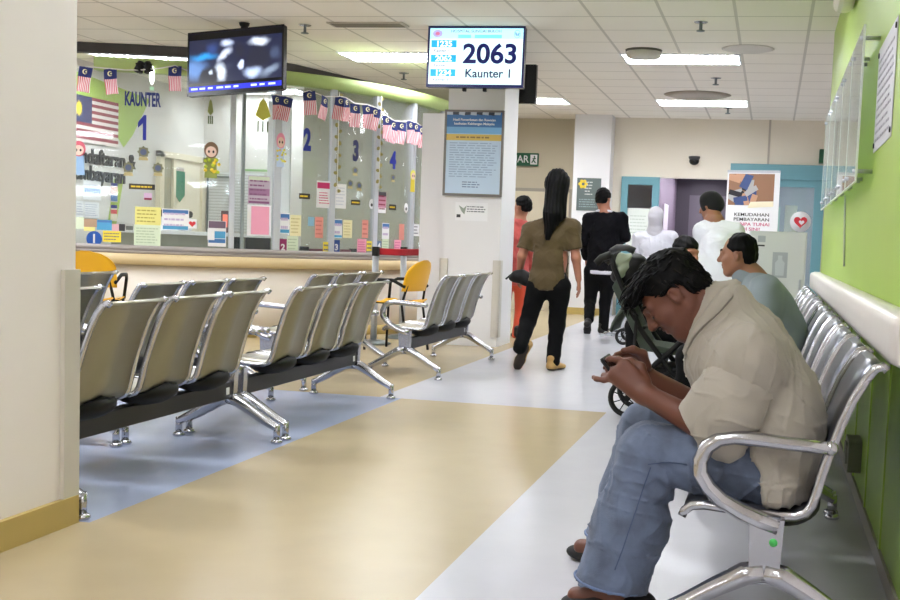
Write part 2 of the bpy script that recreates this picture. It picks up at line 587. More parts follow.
# office behind the counter
struct(MB().box((-8.1, 8, 0), (-8, 15.1, CEIL)).build('wall_office_left', office_paint))
struct(MB().box((-8.1, 15, 0), (-4.3, 15.1, CEIL)).build('wall_office_back', office_paint))
op = MB().box((-6.15, 14.2, 0), (-4.0, 14.28, CEIL))
struct(op.build('partition_office', mat('olive_grey', (178, 176, 160), .6)))
# green painted band slanting over the office wall
gb = MB()
gb.prism([(-7.995, 11.6, 2.84), (-7.995, 13.55, 2.70), (-7.995, 13.15, 2.2), (-7.995, 12.95, 2.03), (-7.995, 12.4, 2.5), (-7.995, 11.6, 2.5)], (.004, 0, 0))
gb.prism([(-7.995, 12.75, 1.63), (-7.995, 12.95, 1.63), (-7.995, 12.78, 1.0), (-7.995, 12.6, 1.0)], (.004, 0, 0))
struct(gb.build('trim_2', mat('green_band', (172, 196, 92), .5)))
struct(MB().rbox((-7.99, 11.95, 0), (-7.93, 12.05, .01), .005).build('trim_3', white_paint))
# door to the inner office
dm = MB()
dm.box((-8.0, 13.72, 0), (-7.93, 13.82, 2.06)); dm.box((-8.0, 14.85, 0), (-7.93, 14.95, 2.06)); dm.box((-8.0, 13.72, 1.98), (-7.93, 14.95, 2.06)); dm.box((-8, 14.08, 0), (-7.94, 14.14, 1.98))
d1 = struct(dm.build('door_1', mat('door_cream', (226, 216, 190), .5)))
MB().box((-8.0, 14.14, 0), (-7.97, 14.85, 1.98)).build('door_leaf', mat('door_leaf', (236, 227, 204), .5), d1)
MB().box((-8.0, 13.82, 0), (-7.975, 14.08, 1.98)).build('door_panel', mat('door_grey', (168, 164, 140), .5), d1)

# curved counter: front wall, wood band, sill rail
def arc_strip(R0, R1, z0, z1, a0, a1, n=44, left=True):
    """curved solid between two radii; runs on straight to the office wall on the left"""
    pts = []
    for k in range(n + 1):
        a = math.radians(a0 + (a1 - a0) * k / n)
        pts.append((math.cos(a), math.sin(a)))
    rings = []
    if left:
        rings.append([Vector((-9.5, ARC_C[1] - R1, z0)), Vector((-9.5, ARC_C[1] - R0, z0)), Vector((-9.5, ARC_C[1] - R0, z1)), Vector((-9.5, ARC_C[1] - R1, z1))])
    for c, s_ in pts:
        rings.append([Vector((ARC_C[0] + R * c, ARC_C[1] + R * s_, z)) for R, z in ((R1, z0), (R0, z0), (R0, z1), (R1, z1))])
    return rings


A0, A1 = -90, -3
ct = MB().loft(arc_strip(3.0, 3.2, 0, .70, A0, A1), 0, True)
o = struct(ct.build('wall_counter', mat('counter_cream', (228, 219, 206), .5)))
MB().loft(arc_strip(2.7, 3.26, .69, .795, A0, A1), 0, True).build('wood_band', mat('counter_wood', (214, 192, 148), .4), o)
MB().loft(arc_strip(2.7, 3.24, .795, .825, A0, A1), 0, True).build('worktop', mat('counter_top', (150, 140, 134), .35), o)
MB().loft(arc_strip(3.17, 3.23, .825, .875, A0, A1), 0, True).build('sill_rail', mat('sill_grey', (164, 158, 154), .4), o)
MB().loft(arc_strip(3.2, 3.225, 0, .1, A0, A1), 0, True).build('kick_plate', yellow_vinyl, o)
# green fascia floating over the counter, and a dark solid strip standing in for the shadow band above it
fa = MB().loft(arc_strip(3.10, 3.24, 2.52, 2.645, -79, 10, 44, False), 0, True)
o = struct(fa.build('trim_4', mat('fascia_green', (176, 198, 124), .45)))
shadow_path = [(-7.9, 10.86), (-7.26, 10.9), (-6.74, 11.02), (-6.14, 11.2), (-5.79, 11.6), (-5.43, 12.3), (-4.99, 13.7), (-4.68, 14.8), (-4.5, 16.5)]
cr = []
for i, (x, y) in enumerate(shadow_path):
    x1, y1 = shadow_path[min(i + 1, len(shadow_path) - 1)]; x0, y0 = shadow_path[max(i - 1, 0)]
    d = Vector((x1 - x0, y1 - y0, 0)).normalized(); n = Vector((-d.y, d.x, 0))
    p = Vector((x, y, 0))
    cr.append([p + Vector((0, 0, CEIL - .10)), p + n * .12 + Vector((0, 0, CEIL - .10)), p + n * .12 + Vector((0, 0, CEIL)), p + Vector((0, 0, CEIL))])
struct(MB().loft(cr, 0, False).build('shadow_trim', mat('shadow_band', (72, 68, 70), .6)))

# glazing of the counter: panes between aluminium mullions
MULL = [(-81.5, .0), (-56.05, .05), (-54.2, .03), (-48.2, .07), (-37.5, .06), (-27.6, .06), (-16.8, .05), (-4, .06)]
for i, (a, w) in enumerate(MULL):
    if not w:
        continue
    p = arc_pt(a, 0); t = Vector((-math.sin(math.radians(a)), math.cos(math.radians(a)), 0))
    M = frame((p.x, p.y, 0), t, (0, 0, 1))
    mb = MB().rbox((-w / 2, .876, -.03), (w / 2, 2.53, .03), .006, axis=1)
    struct(mb.build('window_%d_mullion' % i, mat('mullion_dark', (140, 150, 150), .4, .2) if i == 2 else mullion_paint, None, M))
k = 0
for i in range(len(MULL) - 1):
    a0, a1 = MULL[i][0], MULL[i + 1][0]
    if i == 0:
        a0 = -90
    k += 1
    g = MB()
    n = max(2, int(abs(a1 - a0) / 3))
    rings = []
    if i == 0:
        rings.append([Vector((-8, ARC_C[1] - R, z)) for R, z in ((3.202, .87), (3.196, .87), (3.196, 2.53), (3.202, 2.53))])
    for q in range(n + 1):
        a = math.radians(a0 + (a1 - a0) * q / n)
        rings.append([Vector((ARC_C[0] + R * math.cos(a), ARC_C[1] + R * math.sin(a), z)) for R, z in ((3.202, .87), (3.196, .87), (3.196, 2.53), (3.202, 2.53))])
    struct(g.loft(rings, 0, True).build('window_%d' % k, window_glass))

# ------------------------------------------------------------------ ceiling lamps
tube_glow = mat('tube_glow', (247, 249, 254), .5, emit=LAMP)
blade_mat = mat('louvre_metal', (225, 228, 232), .3, .2)


def troffer(x, y, label):
    r = thing('ceiling_light', label, 'ceiling light', (x, y, CEIL - .002), 0, None)
    fr = MB()
    L, W = 1.19, .59
    fr.box((-L / 2, -W / 2, -.012), (L / 2, -W / 2 + .02, .0)); fr.box((-L / 2, W / 2 - .02, -.012), (L / 2, W / 2, 0))
    fr.box((-L / 2, -W / 2 + .02, -.012), (-L / 2 + .02, W / 2 - .02, 0)); fr.box((L / 2 - .02, -W / 2 + .02, -.012), (L / 2, W / 2 - .02, 0))
    fr.build('frame', blade_mat, r)
    MB().box((-L / 2 + .02, -W / 2 + .02, -.005), (L / 2 - .02, W / 2 - .02, -.001)).build('diffuser', tube_glow, r)
    bl = MB()
    for k in range(1, 12):
        xx = -L / 2 + .02 + k * (L - .04) / 12
        bl.prism([(xx - .004, -W / 2 + .02, -.007), (xx + .004, -W / 2 + .02, -.007), (xx, -W / 2 + .02, -.02)], (0, W - .04, 0))
    for yy in (-.15, 0, .15):
        bl.prism([(-L / 2 + .02, yy - .01, -.0071), (-L / 2 + .02, yy + .01, -.0071), (-L / 2 + .02, yy, -.021)], (L - .04, 0, 0))
    bl.build('louvre_grid', blade_mat, r)
    return r


LIGHTS = [
    (-1.0, 11.7, 'louvred ceiling light beside the smoke detector, over the aisle'),
    (-4.0, 11.7, 'louvred ceiling light between the hanging TV and the queue display'),
    (-7.0, 11.7, 'bright louvred ceiling light above the curved green fascia, partly behind the hanging TV'),
    (-1.0, 15.2, 'louvred ceiling light in front of the back wall, over the aisle'),
    (-3.4, 15.2, 'louvred ceiling light seen beside the dark screen on the pillar'),
    (-6.9, 14.6, 'louvred ceiling light inside the counter office, seen under the hanging TV'),
]
first = None
for x, y, lab in LIGHTS:
    if first is None:
        first = troffer(x, y, lab)
    else:
        c = copy_tree(first); c.location = (x, y, CEIL - .002); c['label'] = lab
for o_ in bpy.data.objects:
    if o_.get('label') == LIGHTS[-1][2]:
        for ch in o_.children:
            if ch.name.startswith('diffuser'):
                ch.data = ch.data.copy(); ch.data.materials[0] = mat('tube_dim', (247, 249, 254), .5, emit=7.5)
for y in (8.1, 4.5, .9, -2.7):
    for x in (-7, -4, -1.0):
        if (x, y) == (-1.0, 4.5):
            x = -2.2
        c = copy_tree(first); c.location = (x, y, CEIL - .002)
        c['label'] = 'louvred ceiling light over the near rows of benches'; c['group'] = 'ceiling lights over the near hall'

for x, y, z in ((-1.18, 18.1, 2.36), (-1.18, 19.6, 2.36), (.3, 18.2, 2.5)):  # unseen lamps added to brighten the corridor and the ward
    c = copy_tree(first); c.location = (x, y, z - .001); c.rotation_euler = (0, 0, PI / 2)
    c['label'] = 'added unseen louvred light brightening a room beyond the back wall openings'; c['group'] = 'added lights in the rooms beyond'
    for ch in c.children:
        if ch.name.startswith('diffuser'):
            ch.data = ch.data.copy(); ch.data.materials[0] = mat('tube_dim', (247, 249, 254), .5, emit=7.5)

# ================================================================== BENCHES
# local frame: x = the way a sitter faces, y along the bench, origin on the floor under the post
PROF = [(-.282, .762), (-.272, .771), (-.255, .765), (-.232, .732), (-.205, .68), (-.182, .62), (-.158, .545), (-.14, .485), (-.128, .43),
        (-.118, .395), (-.102, .371), (-.074, .359), (-.03, .356), (.03, .36), (.1, .366), (.165, .371), (.198, .367), (.216, .352), (.222, .338)]


def seat_parts(parent, y0, w, shell_mat):
    """one seat: perforated shell, its two rims, the black pan under the bend"""
    tk = .006
    # shell: offset the profile to give it thickness
    pts = [Vector((x, 0, z)) for x, z in PROF]
    inner = []
    for i, p in enumerate(pts):
        d = (pts[min(i + 1, len(pts) - 1)] - pts[max(i - 1, 0)]).normalized()
        inner.append(p + Vector((d.z, 0, -d.x)) * -tk)
    mb = MB()
    rings = []
    for i in range(len(pts)):
        a, b_ = pts[i], inner[i]
        rings.append([Vector((a.x, y0 + .012, a.z)), Vector((a.x, y0 + w - .012, a.z)), Vector((b_.x, y0 + w - .012, b_.z)), Vector((b_.x, y0 + .012, b_.z))])
    mb.loft(rings, 0, True)
    sh = mb.build('seat_shell', shell_mat, parent)
    for yy in (y0 + .006, y0 + w - .006):
        rm = MB()
        rr = []
        for i, p in enumerate(pts):
            d = (pts[min(i + 1, len(pts) - 1)] - pts[max(i - 1, 0)]).normalized(); n = Vector((d.z, 0, -d.x))
            c = Vector((p.x, yy, p.z))
            rr.append([c + n * .009 + Vector((0, s * .007, 0)) if q else c - n * .014 + Vector((0, s * .007, 0)) for q, s in ((1, -1), (1, 1), (0, 1), (0, -1))])
        rm.loft(rr, 0, True).build('side_rim', chrome, parent)
    tp = MB().tube([(pts[1].x, y0 + .012, pts[1].z - .003), (pts[1].x, y0 + w - .012, pts[1].z - .003)], .0075, 8)
    tp.build('top_rim', shell_mat, parent)
    pan = MB().ball((-.035, y0 + w / 2, .356), (.115, w * .44, .062), 20)
    def under(x):
        for (x0_, z0_), (x1_, z1_) in zip(PROF[8:], PROF[9:]):
            if x0_ <= x <= x1_:
                return z0_ + (z1_ - z0_) * (x - x0_) / (x1_ - x0_)
        return .43
    pan.v = [(x, y, min(z, under(x) - .009)) for x, y, z in pan.v]
    pan.build('seat_pan', black_plastic, parent)


def leg_frame(parent, y, arm=True, sgn=1):
    """polished die-cast leg: post, two splayed feet, with the arm loop on top"""
    lg = MB()
    post = [(-.046, .36), (-.04, .225), (-.07, .185), (.07, .185), (.04, .225), (.046, .36)]
    lg.prism([(x, y - .022, z) for x, z in post], (0, .044, 0))
    for s in (-1, 1):
        pts = [(s * .0, y, .215), (s * .05, y, .205), (s * .12, y, .165), (s * .2, y, .115), (s * .262, y, .082), (s * .272, y, .076)]
        lg.tube(pts, [.036, .037, .032, .028, .024, .022], 12, flat=(1, .85))
        lg.tube([(s * .268, y, .098), (s * .268, y, .022)], .017, 10)
    L = lg.build('leg', chrome, parent)
    for s in (-1, 1):
        MB().lathe([(.026, 0), (.03, .006), (.028, .016), (.014, .024)], 14, 0, T((s * .268, y, 0))).build('foot_glide', black_rubber if False else chrome, L)
    if arm:
        am = MB()
        pts = [(-.03, y, .34), (.02, y, .352), (.07, y, .372), (.12, y, .398), (.156, y, .43), (.179, y, .466), (.181, y, .50), (.164, y, .538), (.134, y, .56), (.095, y, .568), (.04, y, .566), (-.03, y, .561), (-.1, y, .558), (-.15, y, .556)]
        am.tube(pts, [.032, .030, .028, .027, .026, .026, .026, .026, .025, .024, .023, .022, .021, .019], 14, flat=(1, .85))
        am.ball((-.152, y, .556), .02, 10)
        am.build('armrest', chrome, parent)


def make_bench(n, pitch, label, shell_mat, beam_mat, margin=.03, gap=.03):
    r = thing('waiting_bench', label, 'bench')
    L = n * pitch + 2 * margin
    for i in range(n):
        seat_parts(r, -L / 2 + margin + i * pitch + gap / 2, pitch - gap, shell_mat)
    for y in (-L / 2, L / 2):
        leg_frame(r, y)
    MB().rbox((-.03, -L / 2 + .02, .215), (.03, L / 2 - .02, .300), .006, axis=1).build('beam', beam_mat, r)
    MB().box((-.0335, -L / 2 + .05, .24), (-.0305, -L / 2 + .08, .275)).build('beam_label', paper_white, r)
    return r, L


def place_bench(src, x, y0, L, label):
    c = src if not src.get('_used') else copy_tree(src)
    src['_used'] = 1
    c.location = (x, y0 + L / 2, 0); c.rotation_euler = (0, 0, PI)
    c['label'] = label; c['group'] = 'steel benches facing the counter'
    return c


b3, L3 = make_bench(3, .48, '', steel_olive, beam_metal, .10, .075)
place_bench(b3, -2.65, 5.36, L3, 'three-seat olive steel bench in the first row, second from the white pillar')
place_bench(b3, -2.65, 3.615, L3, 'three-seat olive steel bench in the first row, partly hidden by the big white pillar')
place_bench(b3, -2.655, 8.09, L3, 'three-seat grey steel bench standing alone against the display pillar')
place_bench(b3, -3.30, 4.95, L3, 'three-seat steel bench in the second row, behind the bench nearest the white pillar')
place_bench(b3, -3.30, 7.1, L3, 'three-seat steel bench in the second row, nearer the belt barrier')
place_bench(b3, -3.30, 3.23, L3, 'steel bench in the second row, only one dark backrest showing past the white pillar')
place_bench(b3, -4.24, 4.86, L3, 'steel bench in the third row, in front of the yellow chair with rounded back')
b4, L4 = make_bench(3, .54, 'shiny three-seat steel bench on which the man in the beige shirt sits', steel_bright, mat('beam_grey', (90, 92, 98), .35, .6), .0, .05)
b4.location = (.025, 3.0 + L4 / 2, 0); b4.rotation_euler = (0, 0, PI); b4['group'] = 'steel benches along the green wall'
for y0, lab in ((4.70, 'shiny three-seat steel bench on which the man in the grey-blue shirt sits'), (6.41, 'shiny steel bench along the green wall, just beyond the man in the grey-blue shirt'), (8.12, 'farthest shiny steel bench along the green wall, beside the white cabinet')):
    c = copy_tree(b4); c.location = (.025, y0 + L4 / 2, 0); c['label'] = lab
for o in bpy.data.objects:
    if '_used' in o.keys():
        del o['_used']
st = MB().lathe([(.011, 0), (.011, .003)], 14, 0, frame((.045, 2.976, .30), (-1, 0, 0), (0, 0, 1)))
tag(st.build('round_sticker', mat('sticker_green', (70, 190, 90), .5)), 'small round green sticker on the near leg of the shiny bench', 'sticker')

# ================================================================== SCREENS
def tv_set(name, label, M, w, h, pic, glow, depth=.05):
    r = thing(name, label, 'screen', M=M)
    MB().rbox((-w / 2, -h / 2, -depth), (w / 2, h / 2, 0), .012, axis=2).build('casing', screen_black, r)
    bz = MB()
    t = .018
    bz.box((-w / 2, -h / 2, 0), (w / 2, -h / 2 + t * 1.5, .006)); bz.box((-w / 2, h / 2 - t, 0), (w / 2, h / 2, .006))
    bz.box((-w / 2, -h / 2, 0), (-w / 2 + t, h / 2, .006)); bz.box((w / 2 - t, -h / 2, 0), (w / 2, h / 2, .006))
    bz.build('bezel', glow, r)
    MB().box((-w / 2 + t, -h / 2 + t, 0), (w / 2 - t, h / 2 - t, .002)).build('display_panel', pic, r)
    return r


pm_ = bpy.data.materials.new('film_picture'); pm_.use_nodes = True


def em(name, color, s):
    return mat(name, color, .4, emit=s * .45)


TV1M = frame(at_y(240.5, 60.5, 9.75), (at_y(292, 58.5, 9.7) - at_y(188.5, 62, 9.8)), Vector((0, .10, 1)))
TV1M = TV1M @ Matrix.Rotation(math.radians(2.6), 4, 'Z') @ T((-.055, .0, 0))
w1_, h1_ = 1.0, .595
tv = tv_set('hanging_television', 'black flat television hanging from the ceiling, playing a dark blue film', TV1M, w1_, h1_, pm_, screen_black)
def blob(mb, pts, z=.004, mi=0):
    mb.prism([(x, y, .0021) for x, y in pts], (0, 0, z - .002), mi)
def ell(cx, cy, rx, ry, n=18, a=0):
    return [(cx + rx * math.cos(t) * math.cos(a) - ry * math.sin(t) * math.sin(a), cy + rx * math.cos(t) * math.sin(a) + ry * math.sin(t) * math.cos(a)) for t in [2 * PI * k / n for k in range(n)]]
sw, sh_ = w1_ - .04, h1_ - .04
X = lambda px: (px - 75) / (740 - 75) * sw - sw / 2
Y = lambda py: sh_ / 2 - (py - 95) / (530 - 95) * sh_
# the film frame: soft lights and shadows on the display
nt = pm_.node_tree; b = nt.nodes['Principled BSDF']
b.inputs['Base Color'].default_value = (.01, .01, .02, 1); b.inputs['Roughness'].default_value = .3
tc = nt.nodes.new('ShaderNodeTexCoord')
nz = nt.nodes.new('ShaderNodeTexNoise'); nz.inputs['Scale'].default_value = 7; nz.inputs['Detail'].default_value = 4
nt.links.new(tc.outputs['Object'], nz.inputs['Vector'])
wob = nt.nodes.new('ShaderNodeVectorMath'); wob.operation = 'MULTIPLY_ADD'; wob.inputs[1].default_value = (.09, .09, 0)
nt.links.new(nz.outputs['Color'], wob.inputs[0]); nt.links.new(tc.outputs['Object'], wob.inputs[2])
last = None
for cx_, cy_, rx_, ry_, ang_, col_, soft in (
        (180, 262, 130, 40, 0, (.02, .30, .75), .9), (110, 350, 120, 90, 0, (.10, .22, .50), .7), (240, 215, 60, 55, 0, (.03, .06, .2), .9),
        (345, 180, 62, 38, 0, (.6,.7,.95), .9), (575, 185, 90, 42, 0, (.85,.95,1.15), .9), (330, 260, 75, 34, .6, (.7, .78, 1), .9), (300, 380, 55, 85, .3, (.75, .85, 1), .8),
        (440, 240, 42, 75, .1, (.015, .015, .03), .8), (365, 340, 55, 40, 0, (.02, .025, .06), .8), (570, 300, 95, 95, 0, (.012, .014, .03), .35), (455, 345, 26, 42, 0, (.7, .8, 1.1), .7),
        (535, 405, 80, 50, 0, (.6, .75, 1.1), .9), (660, 400, 95, 38, .5, (.22, .28, .38), .8), (690, 270, 50, 60, 0, (.05, .07, .13), .8), (210, 420, 80, 85, 0, (.006, .007, .012), .35), (232, 385, 16, 26, 0, (.6, .7, .85), .8)):
    mp_ = nt.nodes.new('ShaderNodeMapping'); mp_.vector_type = 'TEXTURE'
    mp_.inputs['Location'].default_value = (X(cx_) + .045, Y(cy_) + .045, 0); mp_.inputs['Rotation'].default_value = (0, 0, ang_)
    mp_.inputs['Scale'].default_value = (rx_ / 665 * sw, ry_ / 435 * sh_, 1)
    nt.links.new(wob.outputs[0], mp_.inputs['Vector'])
    ln = nt.nodes.new('ShaderNodeVectorMath'); ln.operation = 'LENGTH'; nt.links.new(mp_.outputs[0], ln.inputs[0])
    mr = nt.nodes.new('ShaderNodeMapRange'); mr.interpolation_type = 'SMOOTHSTEP'
    mr.inputs['From Min'].default_value = 1 - soft; mr.inputs['From Max'].default_value = 1.1; mr.inputs['To Min'].default_value = 1; mr.inputs['To Max'].default_value = 0
    nt.links.new(ln.outputs['Value'], mr.inputs['Value'])
    mx = nt.nodes.new('ShaderNodeMix'); mx.data_type = 'RGBA'
    nt.links.new(mr.outputs[0], mx.inputs[0])
    if last is None:
        mx.inputs[6].default_value = (.008, .012, .04, 1)
    else:
        nt.links.new(last, mx.inputs[6])
    mx.inputs[7].default_value = (*col_, 1); last = mx.outputs[2]
nt.links.new(last, b.inputs['Emission Color']); b.inputs['Emission Strength'].default_value = .7
MB().box((-sw / 2, Y(140), .002), (sw / 2, sh_ / 2, .003)).box((-sw / 2, -sh_ / 2, .002), (sw / 2, Y(455), .003)).build('letterbox', screen_black, tv)
MB().box((-sw / 2, Y(515), .003), (sw / 2, Y(478), .0036)).build('news_ticker', em('film_ticker', (30, 40, 190), 1.0), tv)
tk_ = MB()
for k in range(10):
    if k != 6:
        x = X(90 + k * 62); tk_.box((x, Y(503), .0036), (x + (.07 - .01 * (k % 3)), Y(489), .0046))
tk_.build('ticker_lettering', em('film_tick', (190, 205, 255), 1.2), tv)
mp = TV1M.translation
mb = MB().tube([(0, .2, -.05), (0, .26, -.12)], .03, 10)
mb.build('mount_arm', black_plastic, tv)
ml = TV1M.inverted() @ Vector((mp.x + .02, mp.y + .13, CEIL))
mb = MB().tube([(0, .22, -.1), tuple(ml)], .025, 10)
mb.ball(tuple(ml), .05, 10)
mb.build('ceiling_mount', black_plastic, tv)

# queue display
QM = frame(at_y(475.5, 57, 10.0), (1, -.0, 0), (0, .04, 1))
qw, qh = .90, .545
qs = tv_set('queue_display', 'bright queue display reading 2063 Kaunter 1, mounted high on the pillar', QM, qw, qh, em('display_white', (226, 252, 255), .95), bezel_navy, .06)
iw, ih = qw - .036, qh - .036
qx = lambda px: (px - 58) / (785 - 58) * iw - iw / 2
qy = lambda py: ih / 2 - (py - 62) / (488 - 62) * ih
MB().box((-iw / 2, qy(140), .002), (iw / 2, ih / 2, .0026)).build('header_band', em('display_aqua', (186, 244, 255), .95), qs)
ticket = em('display_cyan', (32, 172, 224), .8)
for i, (nm, sub, yy) in enumerate((('1235', 'Kaunter 1', 178), ('2062', 'Kaunter 1', 288), ('1234', 'Kaunter 3', 395))):
    MB().box((qx(72), qy(yy + 27), .002), (qx(270), qy(yy - 27), .003)).build('ticket_box', ticket, qs)
    MB().box((qx(72), qy(yy + 76), .002), (qx(270), qy(yy + 27), .0028)).build('ticket_line', em('display_pale', (240, 246, 250), .9), qs)
    text('ticket_number', nm, .07, em('display_number', (245, 252, 255), 1.0), T((qx(172), qy(yy + 2), .0035)), qs, .0022, xs=1.1)
    text('ticket_counter', sub, .036, mat('display_ink', (90, 110, 150), .5), T((qx(155), qy(yy + 52), .0035)), qs)
num = mat('display_navy', (14, 30, 140), .4)
text('queue_number', '2063', .24, num, T((qx(535), qy(258), .0035)), qs, .006, xs=1.06)
text('counter_name', 'Kaunter 1', .108, mat('display_ink_dark', (28, 52, 110), .4), T((qx(528), qy(400), .0035)), qs, .0018)
text('heading', 'HOSPITAL SUNGAI BULOH', .034, mat('display_ink', (90, 110, 150), .5), T((qx(420), qy(84), .0035)), qs, xs=1.15)
for px, wd in ((330, 100), (515, 210)):
    MB().box((qx(px - wd / 2), qy(135), .0027), (qx(px + wd / 2), qy(110), .0032)).build('date_field', em('display_teal', (120, 226, 236), .9), qs)
cre = MB(); blob(cre, ell(qx(118), qy(102), .047, .034), .0034); cre.build('crest', em('display_lilac', (180, 170, 222), .8), qs)
cre = MB(); blob(cre, ell(qx(118), qy(102), .02, .016), .0038); cre.build('crest_shield', em('display_rose', (214, 120, 160), .8), qs)
cre = MB()
for k in range(14):
    a, b_ = k / 14 * 2 * PI, (k + .75) / 14 * 2 * PI
    blob(cre, [(qx(738) + r_ * math.cos(t) * .8, qy(104) + r_ * math.sin(t)) for r_, t in ((.03, a), (.03, b_), (.038, b_), (.038, a))], .0034)
cre.build('round_emblem', em('display_bluegrey', (130, 180, 220), .8), qs)
cre = MB(); blob(cre, ell(qx(730), qy(104), .009, .02, 10, .4), .0034); blob(cre, ell(qx(748), qy(106), .008, .018, 10, -.3), .0034)
cre.build('emblem_figure', em('display_bluegrey', (130, 180, 220), .8), qs)
mb = MB()
for x in (-.3, .3):
    pass
mb.box((-.28, .272, -.08), (.28, .31, -.03))
mb.build('top_bracket', dark_grey, qs)
MB().box((-.12, -.12, -.86), (.12, .12, -.06)).build('wall_mount', dark_grey, qs)
fb = MB()
for x in (-.1, .09):
    fb.rbox((x - .016, -.302, -.05), (x + .016, -.272, -.02), .005)
fb.build('screw_tab', black_plastic, qs)

# second screen behind the pillar, facing the back of the hall
M = frame((-2.82, 11.72, 2.69), (-1, 0, 0), (0, 0, 1))
t2 = tv_set('dark_television', 'dark switched-off screen sticking out behind the display pillar', M, .66, .40, screen_black, black_plastic)
MB().box((-.1, -.1, -.21), (.1, .1, -.05)).build('wall_mount', dark_grey, t2)

# ================================================================== POSTER AND NOTICES ON THE PILLAR
def text_block(parent, w, y1, y0, rows, m, name='print', x_in=.08, seed=0, z=.0022, fill=.45):
    rd = random.Random(seed); mb = MB(); s = (y1 - y0) / rows
    for r_ in range(rows):
        yy = y1 - (r_ + .5) * s
        x = -w / 2 + w * x_in; xe = w / 2 - w * x_in - rd.random() * w * .2
        while x < xe:
            l = min((.03 + rd.random() * .09) * max(w, .12) * 1.6, xe - x)
            if l < .004:
                break
            mb.box((x, yy - s * fill / 2, z - .0036), (x + l, yy + s * fill / 2, z))
            x += l + .03 * w
    mb.box((-w / 2 * .9, y0, z - .0042), (w / 2 * .9, y1, z - .0031))
    return mb.build(name, m, parent)


def sheet(name, label, cat, M, w, h, m, group=None, tk=.002):
    o = MB().box((-w / 2, -h / 2, 0), (w / 2, h / 2, tk)).build(name, m)
    o.matrix_world = M
    return tag(o, label, cat, group)


po = thing('framed_poster', 'tall framed blue and white notice poster on the pillar under the queue display', 'poster', M=frame((-2.925, 10.878, 1.90), (1, 0, 0), (0, .0, 1)))
pw, ph = .60, .84
fr = MB()
for lo, hi in (((-pw / 2, -ph / 2), (pw / 2, -ph / 2 + .025)), ((-pw / 2, ph / 2 - .02), (pw / 2, ph / 2)), ((-pw / 2, -ph / 2 + .025), (-pw / 2 + .02, ph / 2 - .02)), ((pw / 2 - .02, -ph / 2 + .025), (pw / 2, ph / 2 - .02))):
    fr.box((lo[0], lo[1], -.02), (hi[0], hi[1], .012))
fr.build('frame', mat('frame_grey', (118, 114, 110), .4, .3), po)
MB().box((-.28, -.40, -.018), (.28, .40, .0)).build('sheet', mat('poster_pale', (196, 216, 236), .4), po)
MB().box((-.28, .19, 0), (.28, .40, .002)).build('heading_band', mat('poster_blue', (62, 118, 184), .4), po)
MB().box((-.28, .19, 0), (.28, .255, .003)).build('sky_band', mat('poster_sky', (120, 180, 226), .4), po)
MB().box((-.28, .125, 0), (.28, .185, .003)).build('gold_band', mat('poster_gold', (212, 182, 92), .4), po)
ph_ = MB(); rd = random.Random(3)
for k in range(9):
    x = -.25 + k * .06
    ph_.prism([(x - .03, .37 + rd.random() * .01, .002), (x + .03, .365 + rd.random() * .012, .002), (x + .035, .40, .002), (x - .03, .40, .002)], (0, 0, .002), k % 2)
ph_.build('photo_strip', [mat('photo_pale', (190, 200, 214), .4), mat('photo_dark', (50, 58, 76), .4)], po)
text('title', 'Hasil Pemeriksaan dan Rawatan', .034, paper_white, T((0, .325, .0035)), po, .0006)
text('title', 'kesihatan Kakitangan Malaysia', .034, paper_white, T((0, .287, .0035)), po, .0006)
text_block(po, .52, .11, -.24, 15, mat('poster_ink', (150, 172, 200), .5), 'print', .03, 5, .0025, .35)
text_block(po, .3, -.27, -.34, 3, mat('poster_ink2', (110, 130, 165), .5), 'signature_print', .15, 6, .0025, .4)
text_block(po, .4, .175, .135, 1, mat('poster_ink3', (140, 116, 60), .5), 'gold_print', .05, 7, .0035, .4)
nt_ = sheet('taped_notice', 'small white taped notice on the pillar below the framed poster', 'notice', frame((-2.93, 10.897, 1.33), (1, 0, 0), (0, 0, 1)), .33, .18, paper_white)
text_block(nt_, .2, .05, -.02, 3, ink_grey, 'print', .02, 9).location = (.05, .01, 0)
gm = MB(); gm.prism([(-.13, .06, .002), (-.08, .03, .002), (-.05, .06, .002), (-.07, -.03, .002), (-.1, -.0, .002)], (0, 0, .001)); gm.build('map_mark', mat('map_grey', (150, 160, 150), .5), nt_)
MB().box((-.15, -.06, .002), (-.11, -.03, .003)).build('logo_mark', dark_grey, nt_)
sk_ = sheet('narrow_sticker', 'narrow white and maroon label on the edge of the display pillar', 'sticker', frame((-2.665, 10.897, 1.58), (1, 0, 0), (0, 0, 1)), .06, .22, paper_white)
MB().box((-.028, -.05, .002), (.028, -.01, .003)).build('colour_band', maroon, sk_)

# ================================================================== RIGHT WALL
for i, (y0, y1) in enumerate(((5.36, 6.06), (6.10, 6.80), (6.84, 7.54), (7.58, 8.28), (8.32, 9.02))):
    r = thing('acrylic_panel', ['clear acrylic panel on standoffs on the green wall, the one nearest the paper notice', 'clear acrylic panel on the green wall, second from the paper notice', 'clear acrylic panel on the green wall, the middle one of five', 'clear acrylic panel on the green wall, second from the far end', 'clear acrylic panel on the green wall, the one at the far end'][i], 'panel', (.355, (y0 + y1) / 2, 1.73), 0, 'acrylic panels in a row on the green wall')
    w = y1 - y0
    MB().box((-.004, -w / 2, -.34), (.004, w / 2, .36)).build('sheet', acrylic, r)
    ed = MB()
    for yy in (-w / 2, w / 2):
        ed.box((-.005, yy - .005, -.34), (.005, yy + .005, .36))
    ed.box((-.005, -w / 2, -.345), (.005, w / 2, -.337))
    ed.build('polished_edge', mat('acrylic_edge', (226, 234, 226), .3), r)
    for yy in (-w / 2 + .06, w / 2 - .06):
        for zz in (-.29, .31):
            MB().tube([(-.014, yy, zz), (.074, yy, zz)], .010, 10).build('standoff_bolt', alu, r)
